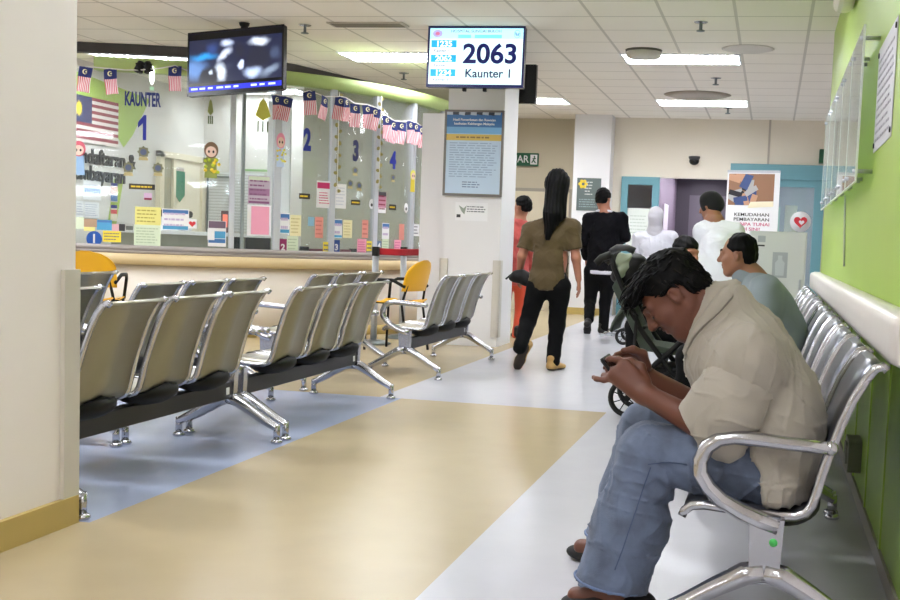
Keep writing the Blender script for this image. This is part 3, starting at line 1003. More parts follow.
ac = thing('wall_unit', 'pale rounded unit high on the green wall above the acrylic panels', 'wall fitting', (.40, 7.3, 2.72))
MB().rbox((-.10, -.35, -.12), (.029, .35, .18), .05, axis=1).build('body', mat('unit_cream', (226, 220, 204), .4), ac)
MB().tube([(-.10, -.36, .0), (-.13, -.36, -.1), (-.06, -.36, -.13)], .012, 8).build('pipe', mat('pipe_white', (222, 222, 214), .4), ac)
pn = sheet('paper_notice', 'white printed sheet screwed under clear plastic on the green wall', 'notice', frame((.4285, 5.0, 1.75), (0, -1, 0), (0, 0, 1)), .78, .46, mat('notice_grey', (214, 212, 222), .4), tk=.003)
text_block(pn, .7, .18, -.2, 11, mat('notice_ink', (186, 182, 194), .5), 'print', .03, 21, .005, .3)
for x in (-.36, .36):
    for y in (-.2, .2):
        MB().lathe([(.012, .003), (.012, .008)], 10, 0, T((x, y, 0))).build('screw_head', dark_grey, pn)
hc_ = MB().tube([at_x(845, 196, .424), at_x(844.5, 230, .422), at_x(844, 266, .424)], .006, 6)
tag(hc_.build('hanging_cable', mat('cable_grey', (170, 178, 160), .5)), 'thin grey cable hanging on the green wall below the acrylic panels', 'cable')
so = MB().rbox((-.0, -.11, -.17), (.085, .11, .17), .04, axis=0)
so.rbox((-.01, -.06, -.1), (.0, .06, .12), .03, axis=0)
o = so.build('wall_socket_cover', mat('socket_grey', (140, 142, 128), .45), None, T((WX - .068, 5.0, .205)) @ Matrix.Diagonal((.8, .9, .42, 1)))
tag(o, 'dark grey rounded box low on the green wall behind the metal bench', 'wall fitting')
for k, (y, z) in enumerate(((9.3, 1.05), (4.5, .16))):
    pass

# ================================================================== CEILING AND BACK WALL FITTINGS
def sprinkler(px, py, label):
    p = at_z(px, py, CEIL)
    r = thing('sprinkler_head', label, 'sprinkler', (p.x, p.y, CEIL), 0, 'ceiling sprinklers')
    MB().lathe([(.055, -.006), (.06, 0)], 14).build('rose', chrome, r)
    MB().tube([(0, 0, 0), (0, 0, -.07)], .014, 8).build('nozzle', alu_dark, r)
    MB().lathe([(.035, -.078), (.035, -.07)], 12).build('deflector', alu_dark, r)
for px, py, lab in ((305, 25, 'sprinkler head on the ceiling beside the hanging TV'), (404, 73, 'sprinkler head on the ceiling near the curved shadow strip'), (701, 22, 'sprinkler head on the ceiling nearest above the round ceiling lamp row'), (716, 78, 'sprinkler head on the ceiling in front of the far louvred light'), (728, 108, 'sprinkler head on the ceiling just before the back wall')):
    sprinkler(px, py, lab)
p = at_z(645, 52, CEIL)
sd = thing('smoke_detector', 'round grey ceiling speaker beside the louvred light over the aisle', 'ceiling fitting', (p.x, p.y - .1, CEIL))
MB().lathe([(.16, -.07), (.175, -.05), (.175, 0)], 24).build('body', mat('detector_white', (200, 196, 188), .5), sd)
MB().lathe([(.178, -.02), (.182, 0)], 24).build('base_ring', mat('detector_grey', (96, 92, 86), .5), sd)
p = at_z(748, 49, CEIL)
MB2 = MB().lathe([(.22, -.008), (.25, 0)], 28)
tag(MB2.build('ceiling_diffuser', mat('diffuser_white', (214, 208, 200), .5), None, T((p.x, p.y, CEIL))), 'flat round white disc on the ceiling near the green wall', 'ceiling fitting')
p = at_z(368, 24, CEIL)
vt = thing('ceiling_vent', 'narrow rectangular vent in the ceiling before the curved shadow strip', 'vent', (p.x, p.y, CEIL))
MB().box((-.36, -.1, -.012), (.36, .1, 0)).build('frame', mat('vent_frame', (196, 188, 176), .5), vt)
sl = MB()
for k in range(6):
    sl.box((-.33, -.08 + k * .028, -.018), (.33, -.068 + k * .028, -.011))
sl.build('slat', mat('vent_dark', (132, 124, 114), .5), vt)
p = at_z(690, 96, CEIL)
vt = thing('ceiling_outlet', 'low dome shaped air outlet on the ceiling beside the far louvred light', 'vent', (p.x + .1, p.y - .1, CEIL))
MB().lathe([(.1, -.05), (.3, -.03), (.42, 0)], 24).build('dome', mat('outlet_grey', (176, 166, 154), .5), vt)
cd = thing('dome_camera', 'black dome camera on the cream back wall above the opening', 'camera', (-1.2, YB, 2.34))
MB().lathe([(.07, 0), (.085, .03), (.085, .05)], 18, 0, frame((0, -.05, .02), (1, 0, 0), (0, 1, 0))).build('base', mat('cam_base', (60, 60, 62), .4), cd)
MB().ball((0, -.06, 0), (.075, .06, .06), 16).build('dome', screen_black, cd)
MB().box((-.11, -.001 - .02, 2.32 - 2.34), (-.085, 0, CEIL - 2.34)).build('conduit', mat('conduit', (196, 186, 166), .5), cd) if False else None
tag(MB().box((-.14, YB - .022, 2.32), (-.11, YB, CEIL)).build('cable_conduit', mat('conduit', (190, 180, 166), .5)), 'vertical cable conduit on the back wall above the blue door header', 'conduit')


def wall_sign(name, label, cat, M, w, h, m, body, size, ink, tk=.03, xs=1.):
    r = thing(name, label, cat, M=M)
    MB().rbox((-w / 2, -h / 2, -tk), (w / 2, h / 2, 0), .008, axis=2).build('panel', m, r)
    if body:
        text('lettering', body, size, ink, T((.015 if 'KEL' in body else 0, 0, .001)), r, .002, xs=xs)
    return r


kl = wall_sign('exit_sign', 'green KELUAR exit sign high on the recessed beige wall', 'exit sign', frame((-4.06, 17.40, 2.33), (1, 0, 0), (0, 0, 1)), .86, .2, green_sign, 'KELUAR', .155, paper_white, xs=.92)
rm_ = MB().box((.3, -.075, 0), (.41, .075, .002)); rm_.build('pictogram_plate', paper_white, kl)
rf = MB(); rf.ball((.365, .045, .003), (.014, .014, .002), 8); rf.tube([(.37, .03, .003), (.35, -.01, .003), (.385, -.05, .003)], .009, 6); rf.tube([(.35, -.01, .003), (.325, -.05, .003)], .008, 6); rf.tube([(.39, .02, .003), (.335, .012, .003)], .007, 6)
rf.build('running_figure', green_sign, kl)
ex = wall_sign('exit_sign', 'small green exit sign at the corner above the blue door header', 'exit sign', frame((.655, 16.95, 2.45), (1, 0, 0), (0, 0, 1)), .12, .2, green_sign, '', .1, paper_white, .15)
ps = thing('wall_poster', 'dark grey poster with a yellow flower on the white column at the back', 'poster', M=frame((-2.71, 16.74, 1.79), (1, 0, 0), (0, 0, 1)))
MB().box((-.18, -.24, 0), (.18, .24, .006)).build('sheet', mat('poster_slate', (96, 108, 106), .5), ps)
fl_ = MB()
for k in range(6):
    a = k * PI / 3
    fl_.ball((-.09 + .045 * math.cos(a), .15 + .045 * math.sin(a), .007), (.028, .028, .002), 8)
fl_.build('flower', gold, ps)
text_block(ps, .3, .2, -.02, 5, mat('poster_light', (196, 200, 196), .5), 'print', .3, 31, .008, .35)
text_block(ps, .3, -.06, -.2, 4, mat('poster_mid', (140, 160, 160), .5), 'small_print', .03, 32, .008, .4)
nb = sheet('door_notice', 'white notice taped on the blue framed glass leaf', 'notice', frame((-1.985, 17.085, 1.33), (1, 0, 0), (0, 0, 1)), .36, .58, mat('notice_pale', (226, 232, 226), .5))
text_block(nb, .3, .2, -.2, 8, mat('notice_line', (196, 206, 196), .5), 'print', .05, 33, .0035, .3)
yb_ = sheet('yellow_notice', 'yellow poster below the white notice on the blue framed leaf', 'notice', frame((-1.985, 17.085, .83), (1, 0, 0), (0, 0, 1)), .36, .34, paper_yellow)
text_block(yb_, .3, .12, -.12, 4, mat('olive_ink', (150, 150, 70), .5), 'print', .05, 34, .0035, .4)
tbl = thing('side_table', 'low white table with papers below the blue framed glass leaf', 'table', (-1.95, 16.6, 0))
MB().box((-.4, -.2, .72), (.4, .2, .75)).build('table_top', paper_white, tbl)
for x in (-.36, .36):
    for y in (-.16, .16):
        MB().box((x - .02, y - .02, 0), (x + .02, y + .02, .72)).build('leg', alu, tbl)
MB().box((-.38, -.205, .60), (.38, -.19, .72)).build('front_board', paper_white, tbl)
MB().box((-.34, -.207, .65), (.34, -.2051, .68)).build('lettering_band', maroon, tbl)
hs = thing('heart_sign', 'round white sign with a red heart on the sliding glass door', 'sign', M=frame((.385, 17.03, 1.50), (1, 0, 0), (0, 0, 1)))
MB().lathe([(.15, 0), (.15, .004)], 28).build('disc', paper_white, hs)
def heart(s, k=26):
    return [(s * 16 * math.sin(t) ** 3 / 16, s * (13 * math.cos(t) - 5 * math.cos(2 * t) - 2 * math.cos(3 * t) - math.cos(4 * t)) / 16) for t in [2 * PI * i / k for i in range(k)]]
mb = MB(); mb.prism([(x, y, .004) for x, y in heart(.095)], (0, 0, .002)); mb.build('heart', red_ink, hs)
mb = MB(); mb.prism([(x + .015, y - .01, .006) for x, y in heart(.04)], (0, 0, .002)); mb.build('heart_hand', paper_white, hs)

# banner and white cabinet
bn = thing('roll_up_banner', 'tall white roll-up banner with a photo of card readers, beside the glass door', 'banner', M=frame((-.245, 13, 0), (1, -.25, 0), (0, 0, 1)))
bwid = .60
MB().box((-bwid / 2, .05, -.004), (bwid / 2, 1.93, .004)).build('sheet', paper_white, bn)
MB().rbox((-.34, 0, -.06), (.34, .07, .06), .02, axis=0).build('base_case', alu, bn)
MB().tube([(0, .05, -.03), (0, 1.93, -.03)], .012, 8).build('support_pole', alu, bn)
MB().box((-bwid / 2, 1.925, -.012), (bwid / 2, 1.95, .012)).build('top_rail', alu, bn)
phb = MB(); phb.box((-.28, 1.56, .004), (.24, 1.91, .0055), 0)
rd = random.Random(11)
for k in range(16):
    x = -.23 + rd.random() * .38; y = 1.60 + rd.random() * .27; a = rd.random() * 3; w_, h_ = .04 + rd.random() * .05, .025 + rd.random() * .03
    c_, s_ = math.cos(a), math.sin(a)
    phb.prism([(max(-.28, min(.24, x + c_ * u - s_ * v)), max(1.56, min(1.91, y + s_ * u + c_ * v)), .0055) for u, v in ((-w_, -h_), (w_, -h_), (w_, h_), (-w_, h_))], (0, 0, .001 + .0001 * k), 1 + k % 4)
phb.build('photo', [mat('ph_tan', (150, 110, 84), .5), mat('ph_black', (34, 34, 40), .5), mat('ph_blue', (60, 80, 130), .5), mat('ph_grey', (176, 176, 176), .5), mat('ph_skin', (196, 150, 120), .5)], bn)
MB().prism([(-.05, 1.53, .0076), (.24, 1.55, .0076), (.24, 1.61, .0076), (-.02, 1.6, .0076)], (0, 0, .001)).build('card_panel', mat('ph_cream', (240, 230, 200), .5), bn)
for i, (t_, m_) in enumerate((('KEMUDAHAN', ink_black), ('PEMBAYARAN', ink_black), ('TANPA TUNAI', magenta), ('DI SINI!', magenta))):
    text('lettering', t_, .050, m_, T((.0, 1.455 - i * .054, .0055)), bn, .0004, xs=1.3)
cbn = thing('white_cabinet', 'plain white upright cabinet behind the man in the grey-blue shirt', 'cabinet', (.05, 11.2, 0))
MB().rbox((-.27, -.2, .06), (.27, .2, 1.245), .012, axis=2).build('body', mat('cab_white', (218, 222, 220), .4), cbn)
MB().box((-.25, -.18, 0), (.25, .18, .06)).build('plinth', dark_grey, cbn)
MB().box((-.255, -.205, .08), (.255, -.2, 1.23)).build('door', mat('cab_white2', (222, 225, 223), .4), cbn)
MB().rbox((.215, -.225, .62), (.235, -.205, .8), .004, axis=2).build('handle', alu, cbn)
ds = thing('bottle_picture', 'grey sheet picture of a bottle on the white cabinet front', 'poster', M=frame((.08, 10.993, .93), (1, 0, 0), (0, 0, 1)))
MB().box((-.07, -.12, -.002), (.07, .12, .003)).build('sheet', mat('disp_grey', (178, 184, 190), .5), ds)
bt = MB(); bt.prism([(-.04, -.1, .003), (.04, -.1, .003), (.045, .02, .003), (.02, .05, .003), (.02, .09, .003), (-.02, .09, .003), (-.02, .05, .003), (-.045, .02, .003)], (0, 0, .002)); bt.build('bottle_print', mat('disp_pale', (204, 210, 214), .5), ds)
sg = sheet('small_label', 'small grey label near the top of the white cabinet', 'label', frame((-.10, 10.9935, 1.17), (1, 0, 0), (0, 0, 1)), .07, .06, mat('disp_grey', (178, 184, 190), .5))
for k_ in range(1):
    MB().box((-.05, -.07, 0), (.03, -.055, .002)).build('print', dark_grey, sg)

# ================================================================== ON AND BEHIND THE COUNTER GLASS
RG = 3.206


def arc_frame(px0, py0, px1, py1, R=RG):
    ym = (py0 + py1) / 2
    a0, _ = at_arc(px0, ym, R); a1, _ = at_arc(px1, ym, R)
    _, z1 = at_arc((px0 + px1) / 2, py0, R); _, z0 = at_arc((px0 + px1) / 2, py1, R)
    a = (a0 + a1) / 2; p = arc_pt(a, (z0 + z1) / 2, R); ar = math.radians(a)
    w = 2 * R * math.sin(math.radians(abs(a1 - a0)) / 2)
    return frame(p, (-math.sin(ar), math.cos(ar), 0), (0, 0, 1)), w, z1 - z0


def glass_paper(px0, py0, px1, py1, m, label, rows=0, ink=None, name='paper_notice', cat='notice', group=None, R=RG, bands=()):
    M, w, h = arc_frame(px0, py0, px1, py1, R)
    o = sheet(name, label, cat, M, w, h, m, group)
    for y0, y1, bm in bands:
        MB().box((-w / 2 * .94, h * (y0 - .5), .002), (w / 2 * .94, h * (y1 - .5), .003)).build('colour_band', bm, o)
    if rows:
        text_block(o, w, h * .4, -h * .4, rows, ink or ink_grey, 'print', .08, int(px0 * 7 + py0), .0036, .35)
    return o, w, h


# big lettering of the windows
def arc_text(body, px0, py0, px1, py1, label, m, bold=.004):
    M, w, h = arc_frame(px0, py0, px1, py1)
    t = text('window_number' if len(body) < 3 else 'window_lettering', body, .25, m, M, None, bold, .003, fit=(w, h))
    return tag(t, label, 'sign')


num_blue = mat('number_blue', (32, 44, 150), .4)
num_dark = mat('number_dark', (44, 48, 92), .4)
arc_text('KAUNTER', 125, 92, 161, 106.5, 'dark blue word KAUNTER on the counter glass above number one', mat('kaunter_ink', (24, 44, 110), .4), .008)
M, w, h = arc_frame(138, 115, 146.5, 140)
mb = MB(); mb.prism([(x * w, y * h, 0) for x, y in ((.08, -.5), (.48, -.5), (.48, .5), (.2, .5), (-.5, .2), (-.5, -.02), (.08, .17))], (0, 0, .004))
o = mb.build('window_number', num_blue); o.matrix_world = M; tag(o, 'large blue number one on the glass of the first counter window', 'sign')
arc_text('2', 303.5, 128, 311, 151, 'large blue number two on the glass of the second counter window', num_blue, .012)
arc_text('3', 353, 140, 358.5, 161.5, 'large dark number three on the glass of the third counter window', num_dark, .012)
arc_text('4', 390, 151, 396, 169, 'large blue number four on the glass of the fourth counter window', num_blue, .012)

# numbered badges
def badge(px0, py0, px1, py1, m, body, label):
    M, w, h = arc_frame(px0, py0, px1, py1)
    r = thing('window_badge', label, 'sign', M=M)
    MB().prism([(x, y, 0) for x, y in ell(0, 0, w / 2, h / 2, 24)] if body == '1' else [(-w / 2, -h / 2, 0), (w / 2, -h / 2, 0), (w / 2, h / 2, 0), (-w / 2, h / 2, 0)], (0, 0, .004)).build('plate', m, r)
    text('lettering', body, min(w, h) * (.8 if body == '1' else 1.1), paper_white, T((0, 0, .0045)), r, .003)
badge(86.5, 231, 102, 247, paper_blue if False else mat('badge_blue', (28, 84, 170), .4), '1', 'round blue badge with a white numeral one at the bottom of the first window')
badge(279, 239, 286.5, 256, mat('badge_plum', (140, 34, 92), .4), '2', 'plum badge with a white numeral two beside the wide mullion')
badge(333, 240, 339.5, 255, mat('badge_navy', (40, 70, 140), .4), '3', 'dark blue badge with a white numeral three at the third window')
badge(376.5, 241, 381, 251, mat('badge_steel', (90, 116, 150), .4), '4', 'slate blue badge with a white numeral four at the fourth window')

GP = glass_paper
GP(135, 207, 161, 225, paper_yellow, 'yellow sheet taped on the glass under window number one', 4, mat('ink_olive', (176, 168, 80), .6))
GP(134, 225, 160.5, 246, paper_mint, 'pale green sheet taped under the yellow sheet at window number one', 6, mat('ink_sage', (172, 190, 160), .6))
GP(103, 231, 121, 242, paper_lemon, 'bright yellow label beside the round blue badge', 3, ink_grey)
GP(75, 217, 84, 229, paper_mint, 'pale green paper at the left end of the first window, by the pillar')
GP(84, 219, 97, 227, mat('paper_brown', (176, 148, 122), .6), 'brown paper low on the first window glass')
GP(84, 227, 95, 231, paper_yellow, 'narrow yellow strip under the brown paper')
GP(97, 220, 112, 230, paper_sky, 'sky blue card low on the first window glass', bands=((.75, .95, paper_blue),))
GP(112, 224, 119, 231, mat('paper_rose', (222, 176, 186), .6), 'pink card beside the sky blue card')
GP(119, 224, 125, 231, dark_grey, 'dark card beside the pink card')
GP(126, 226, 133, 230, mat('paper_slate', (110, 116, 112), .6), 'slate grey card next to the yellow sheet')
GP(162, 209, 189, 230, paper_white, 'white poster with blue bands above the counter, right of the yellow sheet', 3, mat('ink_lilac', (196, 180, 210), .6), 'wall_poster', 'poster', bands=((.78, .96, paper_blue), (.02, .2, paper_sky)))
GP(208, 221, 226, 246.5, paper_white, 'white poster with blue bands and dark photo near the mullion', 0, None, 'wall_poster', 'poster', bands=((.02, .12, paper_white), (.14, .3, paper_blue), (.32, .6, paper_sky), (.72, .99, mat('photo_plum', (112, 92, 112), .5))))
GP(207.5, 229, 214.5, 240, paper_white, 'small white sheet overlapping the white and blue poster', R=RG + .006)
GP(248, 176, 270, 204, mat('paper_lilac', (192, 178, 194), .6), 'lilac printed poster between the mullions', 5, mat('ink_plum', (140, 90, 132), .6), 'wall_poster', 'poster', bands=((.84, .98, paper_mint), (.02, .1, mat('ink_plum', (140, 90, 132), .6)), (.3, .55, mat('ink_mauve', (166, 122, 156), .6))))
GP(247, 205, 271, 236, paper_white, 'white sheet behind the large pink sheet between the mullions')
GP(251, 206.5, 269, 234.5, paper_pink, 'large plain pink sheet between the mullions', R=RG + .006)
GP(280, 213, 289.5, 233.5, paper_white, 'white leaflet with a blue swoosh by the wide mullion', 2, mat('ink_lilac', (196, 180, 210), .6), bands=((.7, .95, paper_blue), (.03, .2, paper_sky)))
GP(290, 215, 301, 236, paper_cream, 'cream notice at window two', 5, mat('ink_buff', (206, 196, 140), .6))
GP(287, 236, 298, 255, paper_mint, 'pale green notice under the cream notice at window two', 5, mat('ink_sage', (172, 190, 160), .6))
GP(315, 217, 323, 238, paper_salmon, 'salmon sheet at window two', 4, mat('ink_salmon', (196, 116, 110), .6))
GP(323, 242, 331, 253, paper_lemon, 'small yellow label at window two', 2, ink_grey)
GP(308, 217, 314, 226, mat('paper_ice', (150, 196, 220), .6), 'small ice blue sticker beside the salmon sheet')
GP(316.5, 181, 332, 208, paper_white, 'white poster with a pink crowd print between windows two and three', 0, None, 'wall_poster', 'poster', bands=((.72, .94, magenta),))[0]
o, w, h = GP(318, 190, 330.5, 206, paper_white, 'pink figure print on the crowd poster', 5, magenta, R=RG + .006) 
bpy.data.objects.remove(o.children[0]) if False else None
GP(335, 184, 346, 208.5, paper_white, 'plain white sheet to the right of the crowd poster', 6, mat('ink_pale', (206, 208, 220), .6))
GP(334, 219, 342, 238, paper_white, 'white leaflet with a blue swoosh at window three', 2, mat('ink_lilac', (196, 180, 210), .6), bands=((.7, .95, paper_blue), (.03, .15, paper_sky)))
GP(343, 220, 352, 238, paper_cream, 'cream notice at window three', 5, mat('ink_buff', (206, 196, 140), .6))
GP(357, 239, 366, 257, paper_pink, 'pink sheet standing at the bottom of window three', 6, mat('ink_rose', (206, 110, 150), .6))
GP(362, 220, 368, 238, paper_salmon, 'salmon sheet at window three', 3, mat('ink_salmon', (196, 116, 110), .6))
GP(366.5, 241, 372, 251, paper_lemon, 'small yellow label at window three', 2, ink_grey)
GP(382, 223, 389, 239, paper_white, 'white leaflet with a blue swoosh at window four', 2, mat('ink_lilac', (196, 180, 210), .6), bands=((.7, .95, paper_blue),))
GP(382, 239, 388.5, 252, paper_mint, 'pale green notice at window four', 4, mat('ink_sage', (172, 190, 160), .6))
GP(394, 240, 401, 253, paper_pink, 'pink sheet at window four', 4, mat('ink_rose', (206, 110, 150), .6))
GP(399, 224, 404, 240, paper_salmon, 'salmon sheet at window four')
GP(411, 224, 419, 236, paper_white, 'white paper at the last pane beside the partition', 3, ink_grey)
GP(378, 192, 386, 213, mat('paper_berry', (190, 130, 150), .6), 'white poster with pink figures between windows three and four', 4, maroon, 'wall_poster', 'poster', bands=((.0, .25, paper_white), (.8, 1, dark_grey)))
for (x0, y0, x1, y1, lab) in ((369, 199, 374, 209, 'small white oval sticker by window three'), (404, 203, 408, 213, 'small white oval sticker by window four')):
    M, w, h = arc_frame(x0, y0, x1, y1)
    r = thing('oval_sticker', lab, 'sticker', M=M)
    MB().prism([(x, y, 0) for x, y in ell(0, 0, w / 2, h / 2, 18)], (0, 0, .002)).build('disc', paper_white, r)
    MB().prism([(x, y, .002) for x, y in ell(0, -.01, w / 5, h / 6, 10)], (0, 0, .002)).build('dot', dark_grey, r)
for (x0, y0, x1, y1, lab) in ((113, 184, 155, 189.5, 'black name strip on the glass below number one'), (299, 193.5, 310, 199, 'dark name strip on the glass below number two'), (351, 200, 360, 205, 'dark name strip on the glass below number three'), (389, 204.5, 396, 210, 'dark name strip on the glass below number four')):
    if x0 == 113:
        x0, x1 = 129, 155
    o, w, h = GP(x0, y0, x1, y1, mat('strip_dark', (52, 50, 44), .5), lab, 1, gold, 'name_strip', 'sign')
GP(144, 193, 152, 200, mat('paper_violet', (206, 176, 206), .6), 'small violet figure sticker below the black name strip', 0, None, 'round_sticker', 'sticker', bands=((0, .3, maroon),))

# paper lantern cut-outs stuck on the glass
paper_bronze = mat('paper_bronze', (122, 122, 96), .5)
def star_cut(px, py, s, label, m=None):
    M, w, h = arc_frame(px - s, py - s, px + s, py + s)
    r = thing('paper_star', label, 'decoration', M=M, group=None)
    q = h / 2
    pl = []
    for k in range(16):
        a = PI / 2 + k * PI / 8; rr = q * (1 if k % 2 == 0 else .74)
        pl.append((rr * math.cos(a), rr * math.sin(a) + q * .15, 0))
    MB().prism(pl, (0, 0, .004)).build('star', m or paper_bronze, r)
    MB().prism([(q * .5 * math.cos(t), q * .5 * math.sin(t) + q * .15, .004) for t in [2 * PI * k / 12 for k in range(12)]], (0, 0, .002)).build('star_centre', mat('star_blue', (88, 98, 128), .5), r)
    MB().prism([(-q * .75, -q * 1.15, 0), (q * .75, -q * 1.15, 0), (q * .6, -q * .6, 0), (-q * .6, -q * .6, 0)], (0, 0, .005)).build('star_base', mat('star_base', (184, 170, 120), .5), r)
star_cut(143.5, 153, 6.3, 'grey and gold paper star directly below the number one')
star_cut(128.5, 168.5, 6.3, 'grey and gold paper star over the end of the black office lettering')
star_cut(158, 169, 6, 'grey and gold paper star in front of the office door frame')
star_cut(355, 171, 4, 'small grey paper star directly below the number three')
star_cut(350, 184, 4, 'small grey paper star, lower one nearer the gold streamer at window three')
star_cut(359, 186, 4, 'small grey paper star, lower one nearer the mullion at window three')
star_cut(393, 178, 3.4, 'small grey paper star directly below the number four')

# paper dolls
def paper_doll(px, py0, py1, wpx, head, cloth, face, label, flowers=None):
    M, w, h = arc_frame(px - wpx / 2, py0, px + wpx / 2, py1, 3.23)
    r = thing('paper_doll', label, 'decoration', M=M)
    H_ = h / 2
    MB().prism([(x, y, 0) for x, y in ell(0, H_ * .55, w * .48, H_ * .46, 20)], (0, 0, .006)).build('head_cloth', head, r)
    MB().prism([(x, y, .006) for x, y in ell(0, H_ * .46, w * .36, H_ * .3, 18)], (0, 0, .004)).build('face', face, r)
    ey = MB()
    for s in (-1, 1):
        ey.prism([(x, y, .01) for x, y in ell(s * w * .15, H_ * .46, w * .07, H_ * .08, 10)], (0, 0, .002))
    ey.build('eye', ink_black, r)
    MB().prism([(-w * .42, -H_, 0), (w * .42, -H_, 0), (w * .36, H_ * .15, 0), (-w * .36, H_ * .15, 0)], (0, 0, .005)).build('dress', cloth, r)
    if flowers:
        fb = MB(); rd = random.Random(5)
        for k in range(14):
            fb.ball(((rd.random() - .4) * w * .95, -H_ * .35 + (rd.random() - .5) * H_ * .8, .012), (w * .13, w * .13, .008), 8, k % 2)
        fb.build('flower_bunch', flowers, r)
doll_skin = mat('doll_skin', (238, 206, 190), .6)
paper_doll(79, 141, 175, 14, mat('doll_pink', (206, 96, 112), .6), mat('doll_blue', (150, 184, 220), .6), doll_skin, 'paper doll with pink headscarf and blue dress on the glass beside the big pillar')
paper_doll(211, 142, 178, 15, mat('doll_brown', (120, 92, 66), .6), mat('doll_green', (150, 160, 80), .6), doll_skin, 'paper doll with brown hair holding yellow flowers on the counter glass', [gold, mat('doll_lime', (190, 206, 60), .6)])
paper_doll(280.5, 133, 167, 9, mat('doll_rose', (236, 150, 180), .6), mat('doll_sky', (196, 214, 240), .6), doll_skin, 'small paper doll with pink headscarf on the wide mullion', [mat('doll_yellow', (232, 230, 110), .6), gold])
paper_doll(412.5, 170, 192, 5, mat('doll_yellow', (232, 230, 110), .6), mat('doll_gold', (220, 200, 60), .6), doll_skin, 'small yellow paper doll on the last mullion beside the partition')

# hanging woven ornaments and gold streamers
def hanging(px, py0, py1, label, m, wpx):
    M, w, h = arc_frame(px - wpx / 2, py0, px + wpx / 2, py1, 3.3)
    r = thing('hanging_ornament', label, 'decoration', M=M)
    MB().prism([(-w / 2, -h * .05, -.01), (0, -h * .18, -.01), (w / 2, -h * .05, -.01), (w * .22, h * .32, -.01), (0, h * .42, -.01), (-w * .22, h * .32, -.01)], (0, 0, .02)).build('woven_body', m, r)
    tl = MB()
    for s in (-.32, 0, .32):
        tl.box((s * w - .006, -h * .5, -.004), (s * w + .006, -h * .2, .004))
    tl.build('tassel', mat('tassel_green', (92, 106, 70), .6), r)
    MB().tube([(0, h * .4, 0), (0, h * .5, 0), (0, max(h * .5 + .02, 2.55 - M.translation.z), 0)], .004, 6).build('hanging_thread', mat('thread', (220, 220, 210), .6), r)
hanging(263, 96, 132, 'yellow woven hanging ornament on the glass below the hanging TV', mat('woven_yellow', (226, 222, 96), .6), 15)
hanging(210.5, 97, 124, 'small green woven hanging ornament behind the glass left of the hanging TV', mat('woven_green', (150, 160, 96), .6), 6)
def streamer(px, py0, py1, label):
    a, z1 = at_arc(px, py0, 3.25); _, z0 = at_arc(px, py1, 3.25)
    p = arc_pt(a, 0, 3.25)
    r = thing('gold_streamer', label, 'decoration', (p.x, p.y, z0), math.radians(a + 90))
    MB().tube([(0, 0, 0), (0, 0, z1 - z0)], .004, 6).build('cord', mat('thread', (220, 220, 210), .6), r)
    n = 17
    for k in range(n):
        z = (z1 - z0) * (k + .5) / n
        MB().prism([(.02 * (-1) ** k + x, 0, z + y) for x, y in ell(0, 0, .024, .018, 8, k)], (0, .006, 0)).build('gold_leaf', mat('leaf_gold', (150, 140, 84), .4, .3), r)
streamer(339.5, 92, 194, 'streamer of gold leaves hanging beside the mullion between windows two and three')
streamer(381.5, 96, 190, 'streamer of gold leaves hanging beside the mullion between windows three and four')
# glowing shape standing in for a light reflected in the first window
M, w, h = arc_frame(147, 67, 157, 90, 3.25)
hl = thing('reflection_glow', 'small bright shape imitating a reflection in the glass above the word KAUNTER', 'lamp', M=M)
MB().ball((0, .03, 0), (w * .27, h * .42, w * .27), 14).build('glow_shape', em('reflected_light', (250, 255, 245), 4), hl)
MB().tube([(0, h * .4, 0), (0, 2.55 - M.translation.z, 0)], .006, 6).build('cable', dark_grey, hl)  # added cable that carries the glowing shape
MB().box((-w * .2, -h * .52, -.01), (w * .2, -h * .36, .01)).build('tag', mat('reflection_mint', (190, 236, 206), .5), hl)  # green tint of the reflection, modelled as a mint plate
M, w, h = arc_frame(136, 63, 152, 71, 3.26)
sb = thing('spotlight', 'black double spotlight under the green fascia beside the bright reflection shape', 'lamp', M=M)
for s in (-1, 1):
    MB().lathe([(.03, -.05), (.045, .05)], 12, 0, T((s * w * .27, 0, 0)) @ Matrix.Rotation(.6 * s, 4, 'Y') @ Matrix.Rotation(1.2, 4, 'X')).build('lamp_head', black_plastic, sb)
MB().box((-w / 2, h * .2, -.02), (w / 2, h * .45, .02)).build('bracket', black_plastic, sb)
MB().tube([(0, h * .4, 0), (0, 2.55 - M.translation.z, 0)], .01, 6).build('stem', black_plastic, sb)

# bunting: little flags on a string along the glass
def flag_mesh():
    """hung by its short side: canton at the top, stripes running down"""
    W, H = .125, .235
    mb = MB(); nx, ny = 14, 10
    def P(i, j):
        x = (i / nx - .5) * W; y = -j / ny * H
        return (x, y, .008 * math.sin(i / nx * 5 + j * .5))
    for i in range(nx):
        for j in range(ny):
            mi = 2 if j < 4 else (0 if i % 2 == 0 else 1)
            mb.add([P(i, j), P(i, j + 1), P(i + 1, j + 1), P(i + 1, j)], [(0, 1, 2, 3)], mi, True)
    return mb
proto = None
FL = [(86, 67, 14), (110, 69, 14), (175, 66, 13), (276, 95, 11), (287, 97, 8), (309, 91, 11), (325, 97, 9), (341, 97, 10), (346, 98, 8), (355, 104, 7), (367, 105, 6), (376, 108, 6), (386.5, 116, 6), (394, 121, 7), (402, 122, 6), (410, 121, 6), (416, 123, 5), (421, 126, 4)]
pos = []
near = ['by the big pillar', 'above the large wall flag', 'left of the hanging TV', 'just under the hanging TV corner', 'second from the hanging TV corner', 'above the number two', 'right after the number two', 'at the first gold streamer', 'just past the first gold streamer', 'above the number three', 'just past the number three', 'just before the second gold streamer', 'just past the second gold streamer', 'above the number four', 'just past the number four', 'on the last mullion', 'beyond the last mullion', 'touching the white partition']
